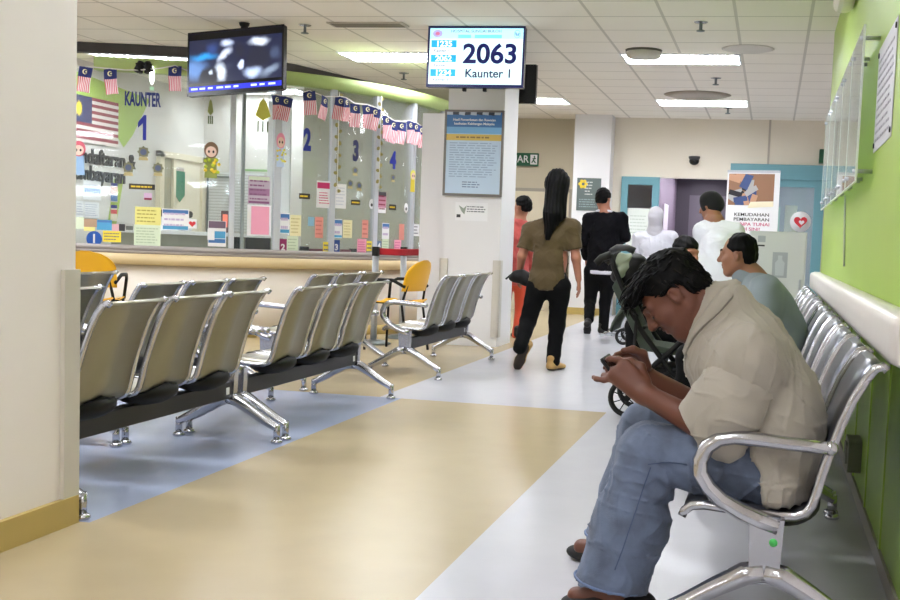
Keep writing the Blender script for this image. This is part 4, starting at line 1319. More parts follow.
for i, (px, py, wd) in enumerate(FL):
    a, z = at_arc(px, py, 3.3)
    p = arc_pt(a, z, 3.3); pos.append(p)
    M = T(p) @ RZ(math.radians(a + 90) + (.5 if i in (3, 6, 8) else -.15 * (i % 3))) @ Matrix.Rotation(PI / 2, 4, 'X') @ Matrix.Rotation((-.12, .1, .02, .15, -.2, .1, -.2)[i % 7], 4, 'Z')
    if proto is None:
        proto = flag_mesh().build('bunting_flag', [flag_red, flag_white, flag_blue])
        cr2 = MB(); cr2.prism([(x, y - .045, .009) for x, y in [(.024 * math.cos(t), .024 * math.sin(t)) for t in [PI * (.25 + 1.5 * k / 12) + PI / 2 * 0 for k in range(13)]] + [(.006 + .018 * math.cos(t), .018 * math.sin(t)) for t in [PI * (1.75 - 1.5 * k / 12) for k in range(13)]]], (0, 0, .003)); 
        cr2.ball((.012, -.045, .011), (.009, .009, .002), 8)
        cr2.build('crescent', gold if False else paper_cream, proto)
        f = proto
    else:
        f = copy_tree(proto)
    f.matrix_world = M
    tag(f, 'small striped flag with blue top on the bunting, ' + near[i], 'flag', 'bunting flags along the counter glass')
st_pts = []
for i, p in enumerate(pos):
    st_pts.append(p + Vector((0, 0, .004)))
    if i + 1 < len(pos):
        m = (p + pos[i + 1]) / 2; L_ = (pos[i + 1] - p).length
        a = math.atan2(m.y - ARC_C[1], m.x - ARC_C[0])
        rr = max(3.29, math.hypot(m.x - ARC_C[0], m.y - ARC_C[1]))
        if L_ > .5:
            for t in (.25, .5, .75):
                q = p.lerp(pos[i + 1], t); aq = math.atan2(q.y - ARC_C[1], q.x - ARC_C[0])
                st_pts.append(Vector((ARC_C[0] + 3.3 * math.cos(aq), ARC_C[1] + 3.3 * math.sin(aq), q.z - .08 * L_ * 4 * t * (1 - t) * .5 + .0)))
tag(MB().tube(st_pts, .006, 6).build('bunting_string', mat('string_white', (230, 228, 224), .6)), 'white string carrying the small striped flags along the counter glass', 'string')

# the large flag and the lettering on the office wall
WM = lambda x, y: frame(at_x(x, y, -7.985), (0, 1, 0), (0, 0, 1))
fg = thing('wall_flag', 'large striped flag with yellow moon and star on the office wall', 'flag', M=frame((-7.985, 12.25, 2.285), (0, 1, 0), (0, 0, 1)))
fw, fh = 1.12, .54
mb = MB()
for k in range(14):
    mb.box((-fw / 2, fh / 2 - (k + 1) * fh / 14, 0), (fw / 2, fh / 2 - k * fh / 14, .004), k % 2)
mb.build('stripe', [mat('flag_wine', (150, 66, 76), .7), mat('flag_ivory', (226, 214, 208), .7)], fg)
MB().box((-fw / 2, fh / 2 - fh * 8 / 14, .004), (0, fh / 2, .006)).build('canton', mat('flag_navy', (52, 54, 96), .7), fg)
sn = MB()
sn.prism([(-.26 + (.075 if k % 2 == 0 else .045) * math.cos(PI * k / 14), .115 + (.1 if k % 2 == 0 else .06) * math.sin(PI * k / 14), .006) for k in range(28)], (0, 0, .002))
sn.build('star', gold, fg)
sn = MB(); sn.prism([(-.40 + .1 * math.cos(t), .115 + .1 * math.sin(t), .006) for t in [PI * (.3 + 1.4 * k / 12) for k in range(13)]] + [(-.375 + .075 * math.cos(t), .115 + .078 * math.sin(t), .006) for t in [PI * (1.7 - 1.4 * k / 12) for k in range(13)]], (0, 0, .002)); sn.build('moon', gold, fg)
for i, (t_, z) in enumerate((('Pendaftaran &', 1.855), ('Pembayaran', 1.655))):
    t = text('wall_lettering', t_, .25, mat('letter_black', (40, 42, 44), .5), frame((-7.985, 13.20 if i == 0 else 12.98, z), (0, 1, 0), (0, 0, 1)), None, .004, .01, 'RIGHT', .98)
    tag(t, ('black raised word Pendaftaran on the office wall under the large flag', 'black raised word Pembayaran on the office wall, lower line')[i], 'sign')


def wall_sheet(x0, y0, x1, y1, m, label, rows=0, ink=None, name='wall_notice', cat='notice', bands=(), X=-7.985):
    p0 = at_x(x0, (y0 + y1) / 2, X); p1 = at_x(x1, (y0 + y1) / 2, X); zt = at_x((x0 + x1) / 2, y0, X).z; zb = at_x((x0 + x1) / 2, y1, X).z
    w, h = p1.y - p0.y, zt - zb
    o = sheet(name, label, cat, frame((X, (p0.y + p1.y) / 2, (zt + zb) / 2), (0, 1, 0), (0, 0, 1)), w, h, m)
    for a, b_, bm in bands:
        MB().box((-w / 2 * .95, h * (a - .5), .002), (w / 2 * .95, h * (b_ - .5), .003)).build('colour_band', bm, o)
    if rows:
        text_block(o, w, h * .4, -h * .4, rows, ink or ink_grey, 'print', .08, int(x0 * 3 + y0), .0036, .35)
wall_sheet(83, 180, 101, 200, paper_white, 'white notice with a blue band on the office wall below the black lettering', 2, mat('ink_pale2', (180, 186, 204), .6), bands=((.35, .6, paper_blue),))
wall_sheet(76, 201, 83.5, 217, paper_white, 'narrow white notice on the office wall beside the pillar', 5, mat('ink_pale2', (180, 186, 204), .6))
wall_sheet(84, 202, 99, 218, paper_white, 'white printed notice on the office wall under the blue banded one', 6, mat('ink_pale2', (180, 186, 204), .6))
wall_sheet(110.5, 183, 117.5, 202, mat('paper_dusk', (206, 196, 206), .6), 'narrow multicoloured strip poster on the white office wall', 0, None, bands=((.85, 1, ink_navy), (.45, .8, paper_salmon), (.05, .35, paper_blue)))
wall_sheet(110.5, 205, 117, 221, mat('paper_sand', (232, 220, 196), .6), 'small strip notice with red and blue marks below the strip poster', 0, None, bands=((.8, 1, ink_navy), (.45, .7, red_ink)))
wall_sheet(174, 167, 184, 190, mat('pennant_grey', (206, 200, 190), .5), 'picture hung on the office door', 0, None, 'door_picture', 'picture', ((.55, .95, mat('pennant_photo', (186, 172, 166), .5)),), X=-7.965)
pz = at_x(179, 186, -7.965)
mb = MB(); mb.prism([(-.13, .2, 0), (.13, .2, 0), (.13, -.12, 0), (0, -.22, 0), (-.13, -.12, 0)], (0, 0, .006))
o = mb.build('green_pennant', mat('pennant_green', (52, 128, 96), .5)); o.matrix_world = frame((-7.955, pz.y, pz.z), (0, 1, 0), (0, 0, 1)); tag(o, 'green pointed pennant hung on the office door', 'pennant')
# blind of the office window and things around it
bd = thing('window_blind', 'white horizontal blind behind the counter glass, dark framed', 'blind', M=frame((-7.55, 14.97, 1.45), (1, 0, 0), (0, 0, 1)))
MB().box((-.34, -.42, 0), (.5, .42, .004)).build('backing', mat('blind_back', (206, 208, 206), .6), bd)
sl = MB()
for k in range(20):
    sl.box((-.34, -.41 + k * .042, .004), (.5, -.385 + k * .042, .02))
sl.build('slat', mat('blind_slat', (232, 233, 233), .5), bd)
fr = MB()
for x in (-.36, -.02):
    fr.box((x, -.44, .02), (x + .022, .36, .035))
fr.box((-.36, .34, .02), (.0, .36, .035)); fr.box((-.36, -.44, .02), (0, -.42, .035))
fr.build('frame', alu_dark, bd)
MB().box((.2, .44, 0), (.62, .47, .02)).build('green_rail', mat('rail_green', (150, 190, 130), .5), bd)
ph_o = thing('red_lamp_unit', 'dark wall unit with a glowing red panel beside the white blind', 'wall fitting', M=frame((-7.58, 14.9, 1.17), (1, 0, 0), (0, 0, 1)))
MB().rbox((-.06, -.15, 0), (.08, .15, .05), .015).build('casing', mat('unit_plum', (96, 62, 72), .4), ph_o)
MB().box((-.03, -.08, .05), (.04, .10, .055)).build('glow_panel', em('unit_red', (235, 110, 90), 1.2), ph_o)
MB().tube([(.01, -.15, .02), (.01, -.34, .02)], .008, 6).build('cable', dark_grey, ph_o)
wp = thing('office_divider', 'tall white board standing in the office beyond window two', 'panel', (-6.33, 14.0, 0))
MB().rbox((-.22, -.02, 0), (.1, .02, 2.75), .01).build('board', paper_white, wp)
# desk with things behind window one
dk = thing('office_desk', 'long white desk behind the first counter window', 'desk', (-6.9, 12.4, 0))
MB().box((-.75, -.35, .98), (1.2, .35, 1.02)).build('desk_top', paper_white, dk)
MB().box((-.7, -.33, 0), (1.15, -.30, .98)).build('front_panel', mat('desk_grey', (150, 150, 138), .5), dk)
for x in (-.7, 1.12):
    MB().box((x, -.3, 0), (x + .04, .33, .98)).build('leg', mat('desk_grey', (150, 150, 138), .5), dk)
oc = thing('office_machine', 'black and white office machine on the desk in front of the office door', 'machine', (-7.0, 12.35, 1.02))
MB().rbox((-.2, -.15, 0), (.2, .15, .16), .03, axis=1).build('body', paper_white, oc)
MB().rbox((-.12, -.12, .16), (.22, .12, .24), .03, axis=1).build('scanner_lid', black_plastic, oc)
MB().prism([(-.3, -.1, .1), (-.2, -.1, .16), (-.2, -.1, .18), (-.3, -.1, .13)], (0, .2, 0)).build('paper_tray', dark_grey, oc)
hd_ = sheet('heart_card', 'white card with a red heart on the desk, next to the white and blue poster', 'card', arc_frame(188, 218.5, 196.5, 229)[0], .085, .09, paper_white)
mb = MB(); mb.prism([(x, y, .002) for x, y in heart(.032)], (0, 0, .002)); mb.build('heart', red_ink, hd_)
# counter-top clutter inside the glass
def clutter(px0, py0, px1, py1, m, label, name, cat, R=3.1, d=.05):
    a0, _ = at_arc(px0, py1, R); a1, _ = at_arc(px1, py1, R); _, z1 = at_arc(px0, py0, R); _, z0 = at_arc(px0, py1, R)
    a = math.radians((a0 + a1) / 2); w = R * math.radians(abs(a1 - a0))
    p = arc_pt((a0 + a1) / 2, 0, R); h = max(.03, z1 - z0)
    o = MB().rbox((-w / 2, -d / 2, 0), (w / 2, d / 2, h), min(.008, w / 4, d / 4), axis=2).build(name, m)
    o.matrix_world = frame((p.x, p.y, .826), (-math.sin(a), math.cos(a), 0), (0, 0, 1)) @ Matrix.Rotation(0, 4, 'X')
    o.matrix_world = T((p.x, p.y, .826)) @ RZ(a + PI / 2)
    tag(o, label, cat)
clutter(126, 246, 129, 251, black_plastic, 'small black item on the counter below the pale green sheet', 'stamp_pad', 'stationery')
clutter(130, 246, 139, 251, mat('clut_pink', (206, 150, 170), .5), 'pink box on the counter below the pale green sheet', 'small_box', 'box')
clutter(139, 246, 145, 251, dark_grey, 'dark box beside the pink box on the counter', 'small_box', 'box')
clutter(145, 246, 150, 251, paper_white, 'white cup-like box beside the dark box on the counter', 'small_box', 'box')
clutter(245, 236, 269, 252, mat('monitor_black', (28, 34, 36), .3), 'black monitor behind the counter under the pink sheet', 'monitor', 'monitor', 2.95, .08)
clutter(233, 236, 242, 252, mat('monitor_black', (28, 34, 36), .3), 'black box behind the counter beside the mullion pair', 'office_box', 'box', 2.95, .1)
clutter(300, 247, 308, 256, black_plastic, 'black card reader on the counter at window two', 'card_reader', 'card reader')
clutter(309, 248, 322, 255, maroon, 'dark red tray on the counter at window two', 'tray', 'tray')
clutter(350, 248, 357, 256, black_plastic, 'black card reader on the counter at window three', 'card_reader', 'card reader')
clutter(341, 247, 350, 254, maroon, 'dark red tray on the counter at window three', 'tray', 'tray')
clutter(389, 249, 394, 252, paper_white, 'small white box on the counter at window four', 'small_box', 'box')
clutter(402, 244, 406, 251, paper_yellow, 'small yellow tin on the counter at window four', 'tin', 'tin')

# queue belt barrier
def stanchion(px, py, zt, label):
    pass
posts = [at_y(376, 247, 10.55), at_y(404, 247, 11.3)]
for p, lab in zip(posts, ('steel belt barrier post in front of window three', 'steel belt barrier post behind the second yellow chair')):
    r = thing('barrier_post', lab, 'barrier', (p.x, p.y, 0))
    MB().lathe([(.17, 0), (.17, .012), (.12, .03), (.035, .045)], 20).build('base', alu_dark, r)
    MB().tube([(0, 0, .04), (0, 0, .86)], .032, 12).build('post', alu, r)
    MB().rbox((-.032, -.032, .86), (.032, .032, .95), .012).build('belt_head', black_plastic, r)
p = posts[0]; q = Vector((-3.525, 11.15, 0))
mb = MB()
d = (q - p); d.z = 0; L_ = d.length; d.normalize()
pts0 = Vector((p.x, p.y, .905)) + d * .046
mid = Vector((posts[1].x, posts[1].y, 0))
mid_ = pts0.lerp(Vector((q.x, q.y, .905)), .5)
mb.tube([pts0, pts0.lerp(Vector((q.x, q.y, .905)), .5) - Vector((0, .12, .004)), Vector((q.x, q.y, .905)) - d * .01], .033, 8, flat=(.08, 1))
o = mb.build('barrier_belt', mat('belt_red', (190, 22, 44), .6)); tag(o, 'bright red barrier belt running from the steel post to the pillar', 'barrier belt')

# yellow plastic chairs at the counter
yel = mat('chair_yellow', (238, 178, 22), .4)
def yellow_chair(x, y, rz, label):
    r = thing('yellow_chair', label, 'chair', (x, y, 0), rz, 'yellow chairs at the counter')
    # faces +x
    def grid(fn, nu, nv, name):
        mb = MB(); vs = [fn(i / nu, j / nv) for i in range(nu + 1) for j in range(nv + 1)]
        bot = [Vector(v) + Vector((0, 0, -.012)) for v in vs] if name == 'seat' else [Vector(v) + Vector((-.012, 0, 0)) for v in vs]
        n1 = len(vs); fs = []
        W = nv + 1
        for i in range(nu):
            for j in range(nv):
                a = i * W + j
                fs.append((a, a + W, a + W + 1, a + 1)); fs.append((n1 + a, n1 + a + 1, n1 + a + W + 1, n1 + a + W))
        for i in range(nu):
            for j in (0, nv):
                a = i * W + j; fs.append((a, a + W, n1 + a + W, n1 + a))
        for j in range(nv):
            for i in (0, nu):
                a = i * W + j; fs.append((a, a + 1, n1 + a + 1, n1 + a))
        mb.add(vs + bot, fs, 0, True); return mb.build(name, yel, r)
    grid(lambda u, v: (.23 - .46 * u, (v - .5) * (.44 - .05 * u), .455 + .03 * (2 * v - 1) ** 2 - .025 * math.sin(PI * u) - .02 * max(0, .15 - u) / .15), 10, 10, 'seat')
    def back(u, v):
        half = .225 * math.sqrt(max(.02, 1 - max(0, (u - .45) / .55) ** 2.2)) if u > .45 else .225
        yy = (2 * v - 1) * half
        return (-.235 - .07 * u + .05 * (yy / .225) ** 2, yy, .56 + .29 * u)
    grid(back, 12, 12, 'backrest')
    for s in (-1, 1):
        MB().tube([(.2, s * .2, 0), (.19, s * .205, .44), (.16, s * .2, .45), (-.2, s * .19, .45)], .012, 8).build('front_leg', black_plastic, r)
        MB().tube([(-.25, s * .2, 0), (-.18, s * .2, .44), (-.22, s * .17, .62), (-.25, s * .14, .72)], .012, 8).build('rear_leg', black_plastic, r)
        MB().tube([(-.22, s * .215, .60), (-.1, s * .24, .66), (.12, s * .24, .655), (.19, s * .23, .62), (.19, s * .21, .45)], .013, 8, flat=(1, 1.2)).build('armrest', black_plastic, r)
yellow_chair(-5.42, 8.35, 1.95, 'yellow plastic chair with rounded back in front of the first counter window')
yellow_chair(-3.42, 10.1, 2.95, 'yellow plastic chair with black frame beside the belt barrier, seen from the side')

# ================================================================== BODIES: a distance field grown into one continuous surface
def _n(v):
    v = np.asarray(v, float); return v / np.linalg.norm(v)


def rc(a, b, ra, rb, k=.02, op='u'):
    a = np.asarray(a, float); b = np.asarray(b, float); ba = b - a; L2 = ba @ ba
    def f(p):
        q = p - a; t = np.clip(q @ ba / L2, 0, 1)
        return np.linalg.norm(q - t[:, None] * ba, axis=1) - (ra + (rb - ra) * t)
    return f, k, op


def ec(a, b, wa, da, wb, db, side, k=.03, op='u'):
    """cone with an oval section: half width w along side, half depth d across"""
    a = np.asarray(a, float); b = np.asarray(b, float); ba = b - a; L2 = ba @ ba
    s = np.asarray(side, float); s = _n(s - ba * (s @ ba) / L2)
    def f(p):
        q = p - a; t = np.clip(q @ ba / L2, 0, 1); q = q - t[:, None] * ba
        w = wa + (wb - wa) * t; d = da + (db - da) * t
        qs = q @ s; qo = np.linalg.norm(q - qs[:, None] * s, axis=1)
        r = np.sqrt((qs / w) ** 2 + (qo / d) ** 2)
        g = np.sqrt((qs / w ** 2) ** 2 + (qo / d ** 2) ** 2) + 1e-6
        return np.where(r < .35, (r - 1) * np.minimum(w, d), r * (r - 1) / np.maximum(g, 1e-3))
    return f, k, op


def el(c, r, ax=None, k=.01, op='u'):
    c = np.asarray(c, float); r = np.asarray(r, float); A = np.eye(3) if ax is None else np.asarray(ax, float)
    def f(p):
        q = (p - c) @ A.T
        k0 = np.linalg.norm(q / r, axis=1); k1 = np.linalg.norm(q / (r * r), axis=1) + 1e-6
        return np.where(k0 < .3, (k0 - 1) * r.min(), k0 * (k0 - 1) / k1)
    return f, k, op


def half(c, n, k=.008, op='i'):
    """keeps what lies on the far side of n"""
    c = np.asarray(c, float); n = _n(n)
    return (lambda p: (p - c) @ n), k, op


def field(prims, disp=None):
    def F_(p):
        d = None
        for f, k, op in prims:
            e = f(p)
            if d is None:
                d = e; continue
            if op == 'u':
                h = np.maximum(k - np.abs(d - e), 0) / k; d = np.minimum(d, e) - h * h * k * .25
            elif op == 's':
                h = np.maximum(k - np.abs(d + e), 0) / k; d = np.maximum(d, -e) + h * h * k * .25
            else:
                h = np.maximum(k - np.abs(d - e), 0) / k; d = np.maximum(d, e) + h * h * k * .25
        if disp is not None:
            d = d + disp(p)
        return d
    return F_


def grow(prims, lo, hi, h, disp=None, B=6):
    fn = field(prims, disp)
    lo = np.asarray(lo, float); hi = np.asarray(hi, float)
    nb = np.ceil((hi - lo) / (h * B)).astype(int) + 1
    N = nb * B
    g = np.stack(np.meshgrid(*[np.arange(n) for n in nb], indexing='ij'), -1).reshape(-1, 3)
    cen = lo + (g * B + (B - 1) / 2) * h
    dc = np.concatenate([fn(cen[i:i + 200000]) for i in range(0, len(cen), 200000)])
    full = np.repeat(np.repeat(np.repeat(np.where(dc > 0, 1., -1.).astype(np.float32).reshape(nb), B, 0), B, 1), B, 2)
    act = g[np.abs(dc) < h * B * 1.25 + .012]
    off = np.stack(np.meshgrid(*[np.arange(B)] * 3, indexing='ij'), -1).reshape(-1, 3)
    for i in range(0, len(act), 1500):
        ii = (act[i:i + 1500, None, :] * B + off[None]).reshape(-1, 3)
        full[ii[:, 0], ii[:, 1], ii[:, 2]] = fn(lo + ii * h)
    full[0] = full[-1] = 1; full[:, 0] = full[:, -1] = 1; full[:, :, 0] = full[:, :, -1] = 1
    s = full < 0
    cnt = np.zeros(N - 1, np.int8)
    for c in range(8):
        x, y, z = c & 1, c >> 1 & 1, c >> 2
        cnt += s[x:N[0] - 1 + x, y:N[1] - 1 + y, z:N[2] - 1 + z]
    cells = np.argwhere((cnt > 0) & (cnt < 8))
    vid = np.full(N - 1, -1, np.int32); vid[tuple(cells.T)] = np.arange(len(cells))
    acc = np.zeros((len(cells), 3)); num = np.zeros(len(cells))
    corners = [(0, 0, 0), (1, 0, 0), (0, 1, 0), (1, 1, 0), (0, 0, 1), (1, 0, 1), (0, 1, 1), (1, 1, 1)]
    val = [full[tuple((cells + c).T)].astype(float) for c in corners]
    for a in range(8):
        for bit in (1, 2, 4):
            if a & bit:
                continue
            b_ = a | bit
            va, vb = val[a], val[b_]
            m = (va < 0) != (vb < 0)
            t = np.where(m, va / np.where(m, va - vb, 1), 0)
            p = np.array(corners[a]) + t[:, None] * (np.array(corners[b_]) - np.array(corners[a]))
            acc += p * m[:, None]; num += m
    V = lo + (cells + acc / num[:, None]) * h
    Fs = []
    for ax in range(3):
        u, v = [(1, 2), (2, 0), (0, 1)][ax]
        sl0 = [slice(None)] * 3; sl1 = [slice(None)] * 3
        sl0[ax] = slice(0, N[ax] - 1); sl1[ax] = slice(1, N[ax])
        a0, a1 = s[tuple(sl0)], s[tuple(sl1)]
        e = np.argwhere(a0 != a1)
        e = e[(e[:, u] > 0) & (e[:, v] > 0) & (e[:, u] < N[u] - 1) & (e[:, v] < N[v] - 1)]
        du = np.zeros(3, int); du[u] = 1; dv = np.zeros(3, int); dv[v] = 1
        q = np.stack([vid[tuple((e - du - dv).T)], vid[tuple((e - dv).T)], vid[tuple(e.T)], vid[tuple((e - du).T)]], 1)
        fl = a0[tuple(e.T)]
        q[~fl] = q[~fl][:, ::-1]
        Fs.append(q)
    Q = np.concatenate(Fs); Q = Q[(Q >= 0).all(1)]
    return V, Q


def body_mesh(name, prims, lo, hi, h, mats, parent=None, disp=None, pick=None):
    V, Q = grow(prims, lo, hi, h, disp)
    me = bpy.data.meshes.new(name)
    me.vertices.add(len(V)); me.vertices.foreach_set('co', V.astype(np.float32).ravel())
    me.loops.add(Q.size); me.loops.foreach_set('vertex_index', Q.astype(np.int32).ravel())
    me.polygons.add(len(Q)); me.polygons.foreach_set('loop_start', np.arange(0, Q.size, 4, dtype=np.int32))
    me.polygons.foreach_set('use_smooth', np.ones(len(Q), bool))
    if pick is not None:
        me.polygons.foreach_set('material_index', pick(V[Q].mean(1)).astype(np.int32))
    me.update(calc_edges=True); me.validate()
    o = bpy.data.objects.new(name, me); COL.objects.link(o)
    for m in (mats if isinstance(mats, list) else [mats]):
        me.materials.append(m)
    if parent is not None:
        o.parent = parent
    return o


def axes_of(f, u):
    f = _n(f); u = _n(np.asarray(u, float) - f * (np.asarray(u, float) @ f)); l = np.cross(u, f)
    return np.array([f, l, u])          # rows: forward, left, up


def head_prims(c, A, s=1., detail=True):
    c = np.asarray(c, float)
    W = lambda x, y, z: c + s * (x * A[0] + y * A[1] + z * A[2])
    E = lambda x, y, z, r, k=.02, op='u': el(W(x, y, z), np.array(r) * s, A, k * s, op)
    P = [E(-.012, 0, .034, (.097, .076, .088)), E(.034, 0, -.030, (.066, .060, .085), .03), E(.02, 0, -.06, (.06, .056, .05), .03)]
    for q in (-1, 1):
        P.append(rc(W(-.008, q * .052, -.052), W(.062, q * .016, -.098), .026 * s, .02 * s, .03 * s))
    P.append(E(.072, 0, -.098, (.021, .024, .019), .02))
    if detail:
        for q in (-1, 1):
            P.append(E(.062, q * .043, -.026, (.026, .024, .022), .025))       # cheek
            P.append(rc(W(.094, q * .010, .030), W(.078, q * .048, .027), .010 * s, .009 * s, .02 * s))   # brow
            P.append(E(.104, q * .031, .004, (.020, .018, .0125), .012, 's'))  # socket
            P.append(E(.0795, q * .0315, .005, (.0148, .0165, .0125), .004))    # lid
    P += [rc(W(.092, 0, .024), W(.118, 0, -.018), .0095 * s, .0125 * s, .012 * s), E(.117, 0, -.022, (.014, .013, .012), .01)]
    for q in (-1, 1):
        P.append(E(.104, q * .0145, -.026, (.012, .0095, .009), .006))
        if detail:
            P.append(E(.107, q * .0075, -.034, (.006, .004, .004), .003, 's'))
    P += [E(.094, 0, -.052, (.0125, .024, .0075), .008), E(.091, 0, -.066, (.0125, .021, .0085), .008)]
    if detail:
        P.append(E(.107, 0, -.0585, (.012, .026, .0018), .003, 's'))
    for q in (-1, 1):
        P.append(el(W(-.004, q * .078, -.012), np.array((.016, .009, .027)) * s, A, .008 * s))
        P.append(el(W(-.008, q * .084, -.007), np.array((.019, .006, .026)) * s, A, .006 * s))
        if detail:
            P.append(el(W(-.002, q * .092, -.005), np.array((.011, .009, .016)) * s, A, .004 * s, 's'))
    return P, W


def hair_short(c, A, s=1., thick=.014, top=.02, seed=0, front=.06, nape=-.055):
    c = np.asarray(c, float)
    W = lambda x, y, z: c + s * (x * A[0] + y * A[1] + z * A[2])
    P = [el(W(-.014, 0, .038), np.array((.099 + thick, .077 + thick, .088 + top)) * s, A, .02), el(W(-.05, 0, -.01), np.array((.062 + thick * .7, .066 + thick, .07)) * s, A, .02)]
    cut = W(front + .045, 0, front)
    def keep(p):
        q = (p - c) @ A.T / s
        x, z = q[:, 0], q[:, 2]
        line = np.where(x > .0, np.minimum(front, -.005 + x * 1.1), np.maximum(nape, -.005 + x * 1.6))
        line = np.where((x > -.04) & (x < .012), np.maximum(line, .012), line)
        return (line - z) * .75 * s
    P.append((keep, .012 * s, 'i'))
    rng = np.random.RandomState(seed); ph = rng.rand(6) * 6
    def disp(p):
        q = (p - c) @ A.T
        return .0025 * np.sin(q[:, 1] * 160 + 3 * np.sin(q[:, 0] * 40 + ph[0])) * np.sin(q[:, 0] * 90 + ph[1]) + .002 * np.sin(q[:, 2] * 130 + ph[2] + q[:, 1] * 70)
    return P, disp


def finger(base, dirs, lens, r0, r1, k=.005):
    P = []; p = np.asarray(base, float); n = len(lens)
    for i in range(n):
        q = p + _n(dirs[i]) * lens[i]
        P.append(rc(p, q, r0 + (r1 - r0) * i / n, r0 + (r1 - r0) * (i + 1) / n, k)); p = q
    return P


def rot_about(v, ax, a):
    ax = _n(ax); v = np.asarray(v, float)
    return v * math.cos(a) + np.cross(ax, v) * math.sin(a) + ax * (ax @ v) * (1 - math.cos(a))


def hand_prims(w, d, back, thumb, curl=.35, s=1., thumb_curl=.3):
    """wrist, pointing direction, back-of-hand normal, side the thumb is on"""
    w = np.asarray(w, float); d = _n(d); back = _n(np.asarray(back, float) - d * (np.asarray(back, float) @ d))
    t = np.cross(d, back); t = t if t @ np.asarray(thumb, float) > 0 else -t
    P = [ec(w, w + d * .092 * s, .026 * s, .017 * s, .040 * s, .0135 * s, t, .012)]
    ax = np.cross(d, back)  # rotating d about -ax curls towards the palm
    for off, ln, r in ((.029, .072, .0088), (.0095, .082, .0092), (-.0105, .075, .0088), (-.029, .060, .0078)):
        b0 = w + d * (.088 - abs(off - .005) * .25) * s + t * off * s
        c = [rot_about(d, np.cross(back, d), curl * m_) for m_ in (.5, 1.3, 2.0)]
        fan = t * off * 1.2
        P += finger(b0, [x + fan for x in c], [ln * .45 * s, ln * .32 * s, ln * .26 * s], r * s, r * .8 * s)
    b0 = w + d * .022 * s + t * .022 * s - back * .006 * s
    P += finger(b0, [d * .6 + t * .75 - back * .25, d * .85 + t * .35 - back * .3, d * .95 + t * .05 - back * thumb_curl], [.045 * s, .034 * s, .028 * s], .0125 * s, .0085 * s, .01)
    return P


def fold_noise(seed, amp, freq, stretch=(1, 1, 1), ax=None):
    """soft cloth folds: warped sines"""
    rng = np.random.RandomState(seed); K = rng.randn(5, 3); K = K / np.linalg.norm(K, axis=1)[:, None] * freq * (0.6 + .8 * rng.rand(5, 1)); K *= np.asarray(stretch); ph = rng.rand(5, 2) * 6.28
    def f(p):
        w = sum(np.sin(p @ K[i] * .6 + ph[i, 0]) for i in range(2))
        d = 0
        for i in range(5):
            v = np.sin(p @ K[i] + 1.6 * w + ph[i, 1])
            d = d + np.abs(v) ** .8 * np.sign(v)
        return amp * d / 3
    return f


def ridges(seed, amp, freq, stretch=(1, 1, 1), n=4, sharp=5):
    """creases of cloth: thin raised folds along warped lines"""
    rng = np.random.RandomState(seed); K = rng.randn(n, 3) * np.asarray(stretch); K = K / np.linalg.norm(K, axis=1)[:, None] * freq * (.7 + .6 * rng.rand(n, 1)); ph = rng.rand(n, 3) * 6.28
    Q = rng.randn(n, 3) * freq * .35
    def f(p):
        d = 0
        for i in range(n):
            w = np.sin(p @ Q[i] + ph[i, 1]); m = .5 + .5 * np.sin(p @ Q[(i + 1) % n] * .8 + ph[i, 2])
            d = d + m * (1 - np.abs(np.sin(p @ K[i] * .5 + 1.3 * w + ph[i, 0]))) ** sharp
        return -amp * d
    return f


def bounds(pts, pad):
    a = np.array([np.asarray(p, float) for p in pts]); return a.min(0) - pad, a.max(0) + pad


def shoe(name, heel, toe, m, parent, up=(0, 0, 1), high=.07, sole=None, wid=.043, h=.006):
    heel = np.asarray(heel, float); toe = np.asarray(toe, float); up = np.asarray(up, float)
    d = _n(toe - heel); L = np.linalg.norm(toe - heel); A = axes_of(d, up)
    P = [ec(heel + d * .03 + A[2] * .035, heel + d * L * .6 + A[2] * .03, wid * .8, .032, wid, .028, A[1], .02), el(heel + d * (L * .74) + A[2] * .025, (L * .26, wid * .98, .027), A, .03),
         rc(heel + d * .05 + A[2] * .04, heel + d * .045 + A[2] * high, .038, .04, .03), half(heel + A[2] * .002, -A[2], .004, 'i')]
    lo, hi = bounds([heel, toe, heel + A[2] * .16, toe + A[2] * .1], .07)
    o = body_mesh(name, P, lo, hi, h, [m, sole or m], parent, None, lambda c: ((c - heel) @ A[2] < .017).astype(int))
    return o


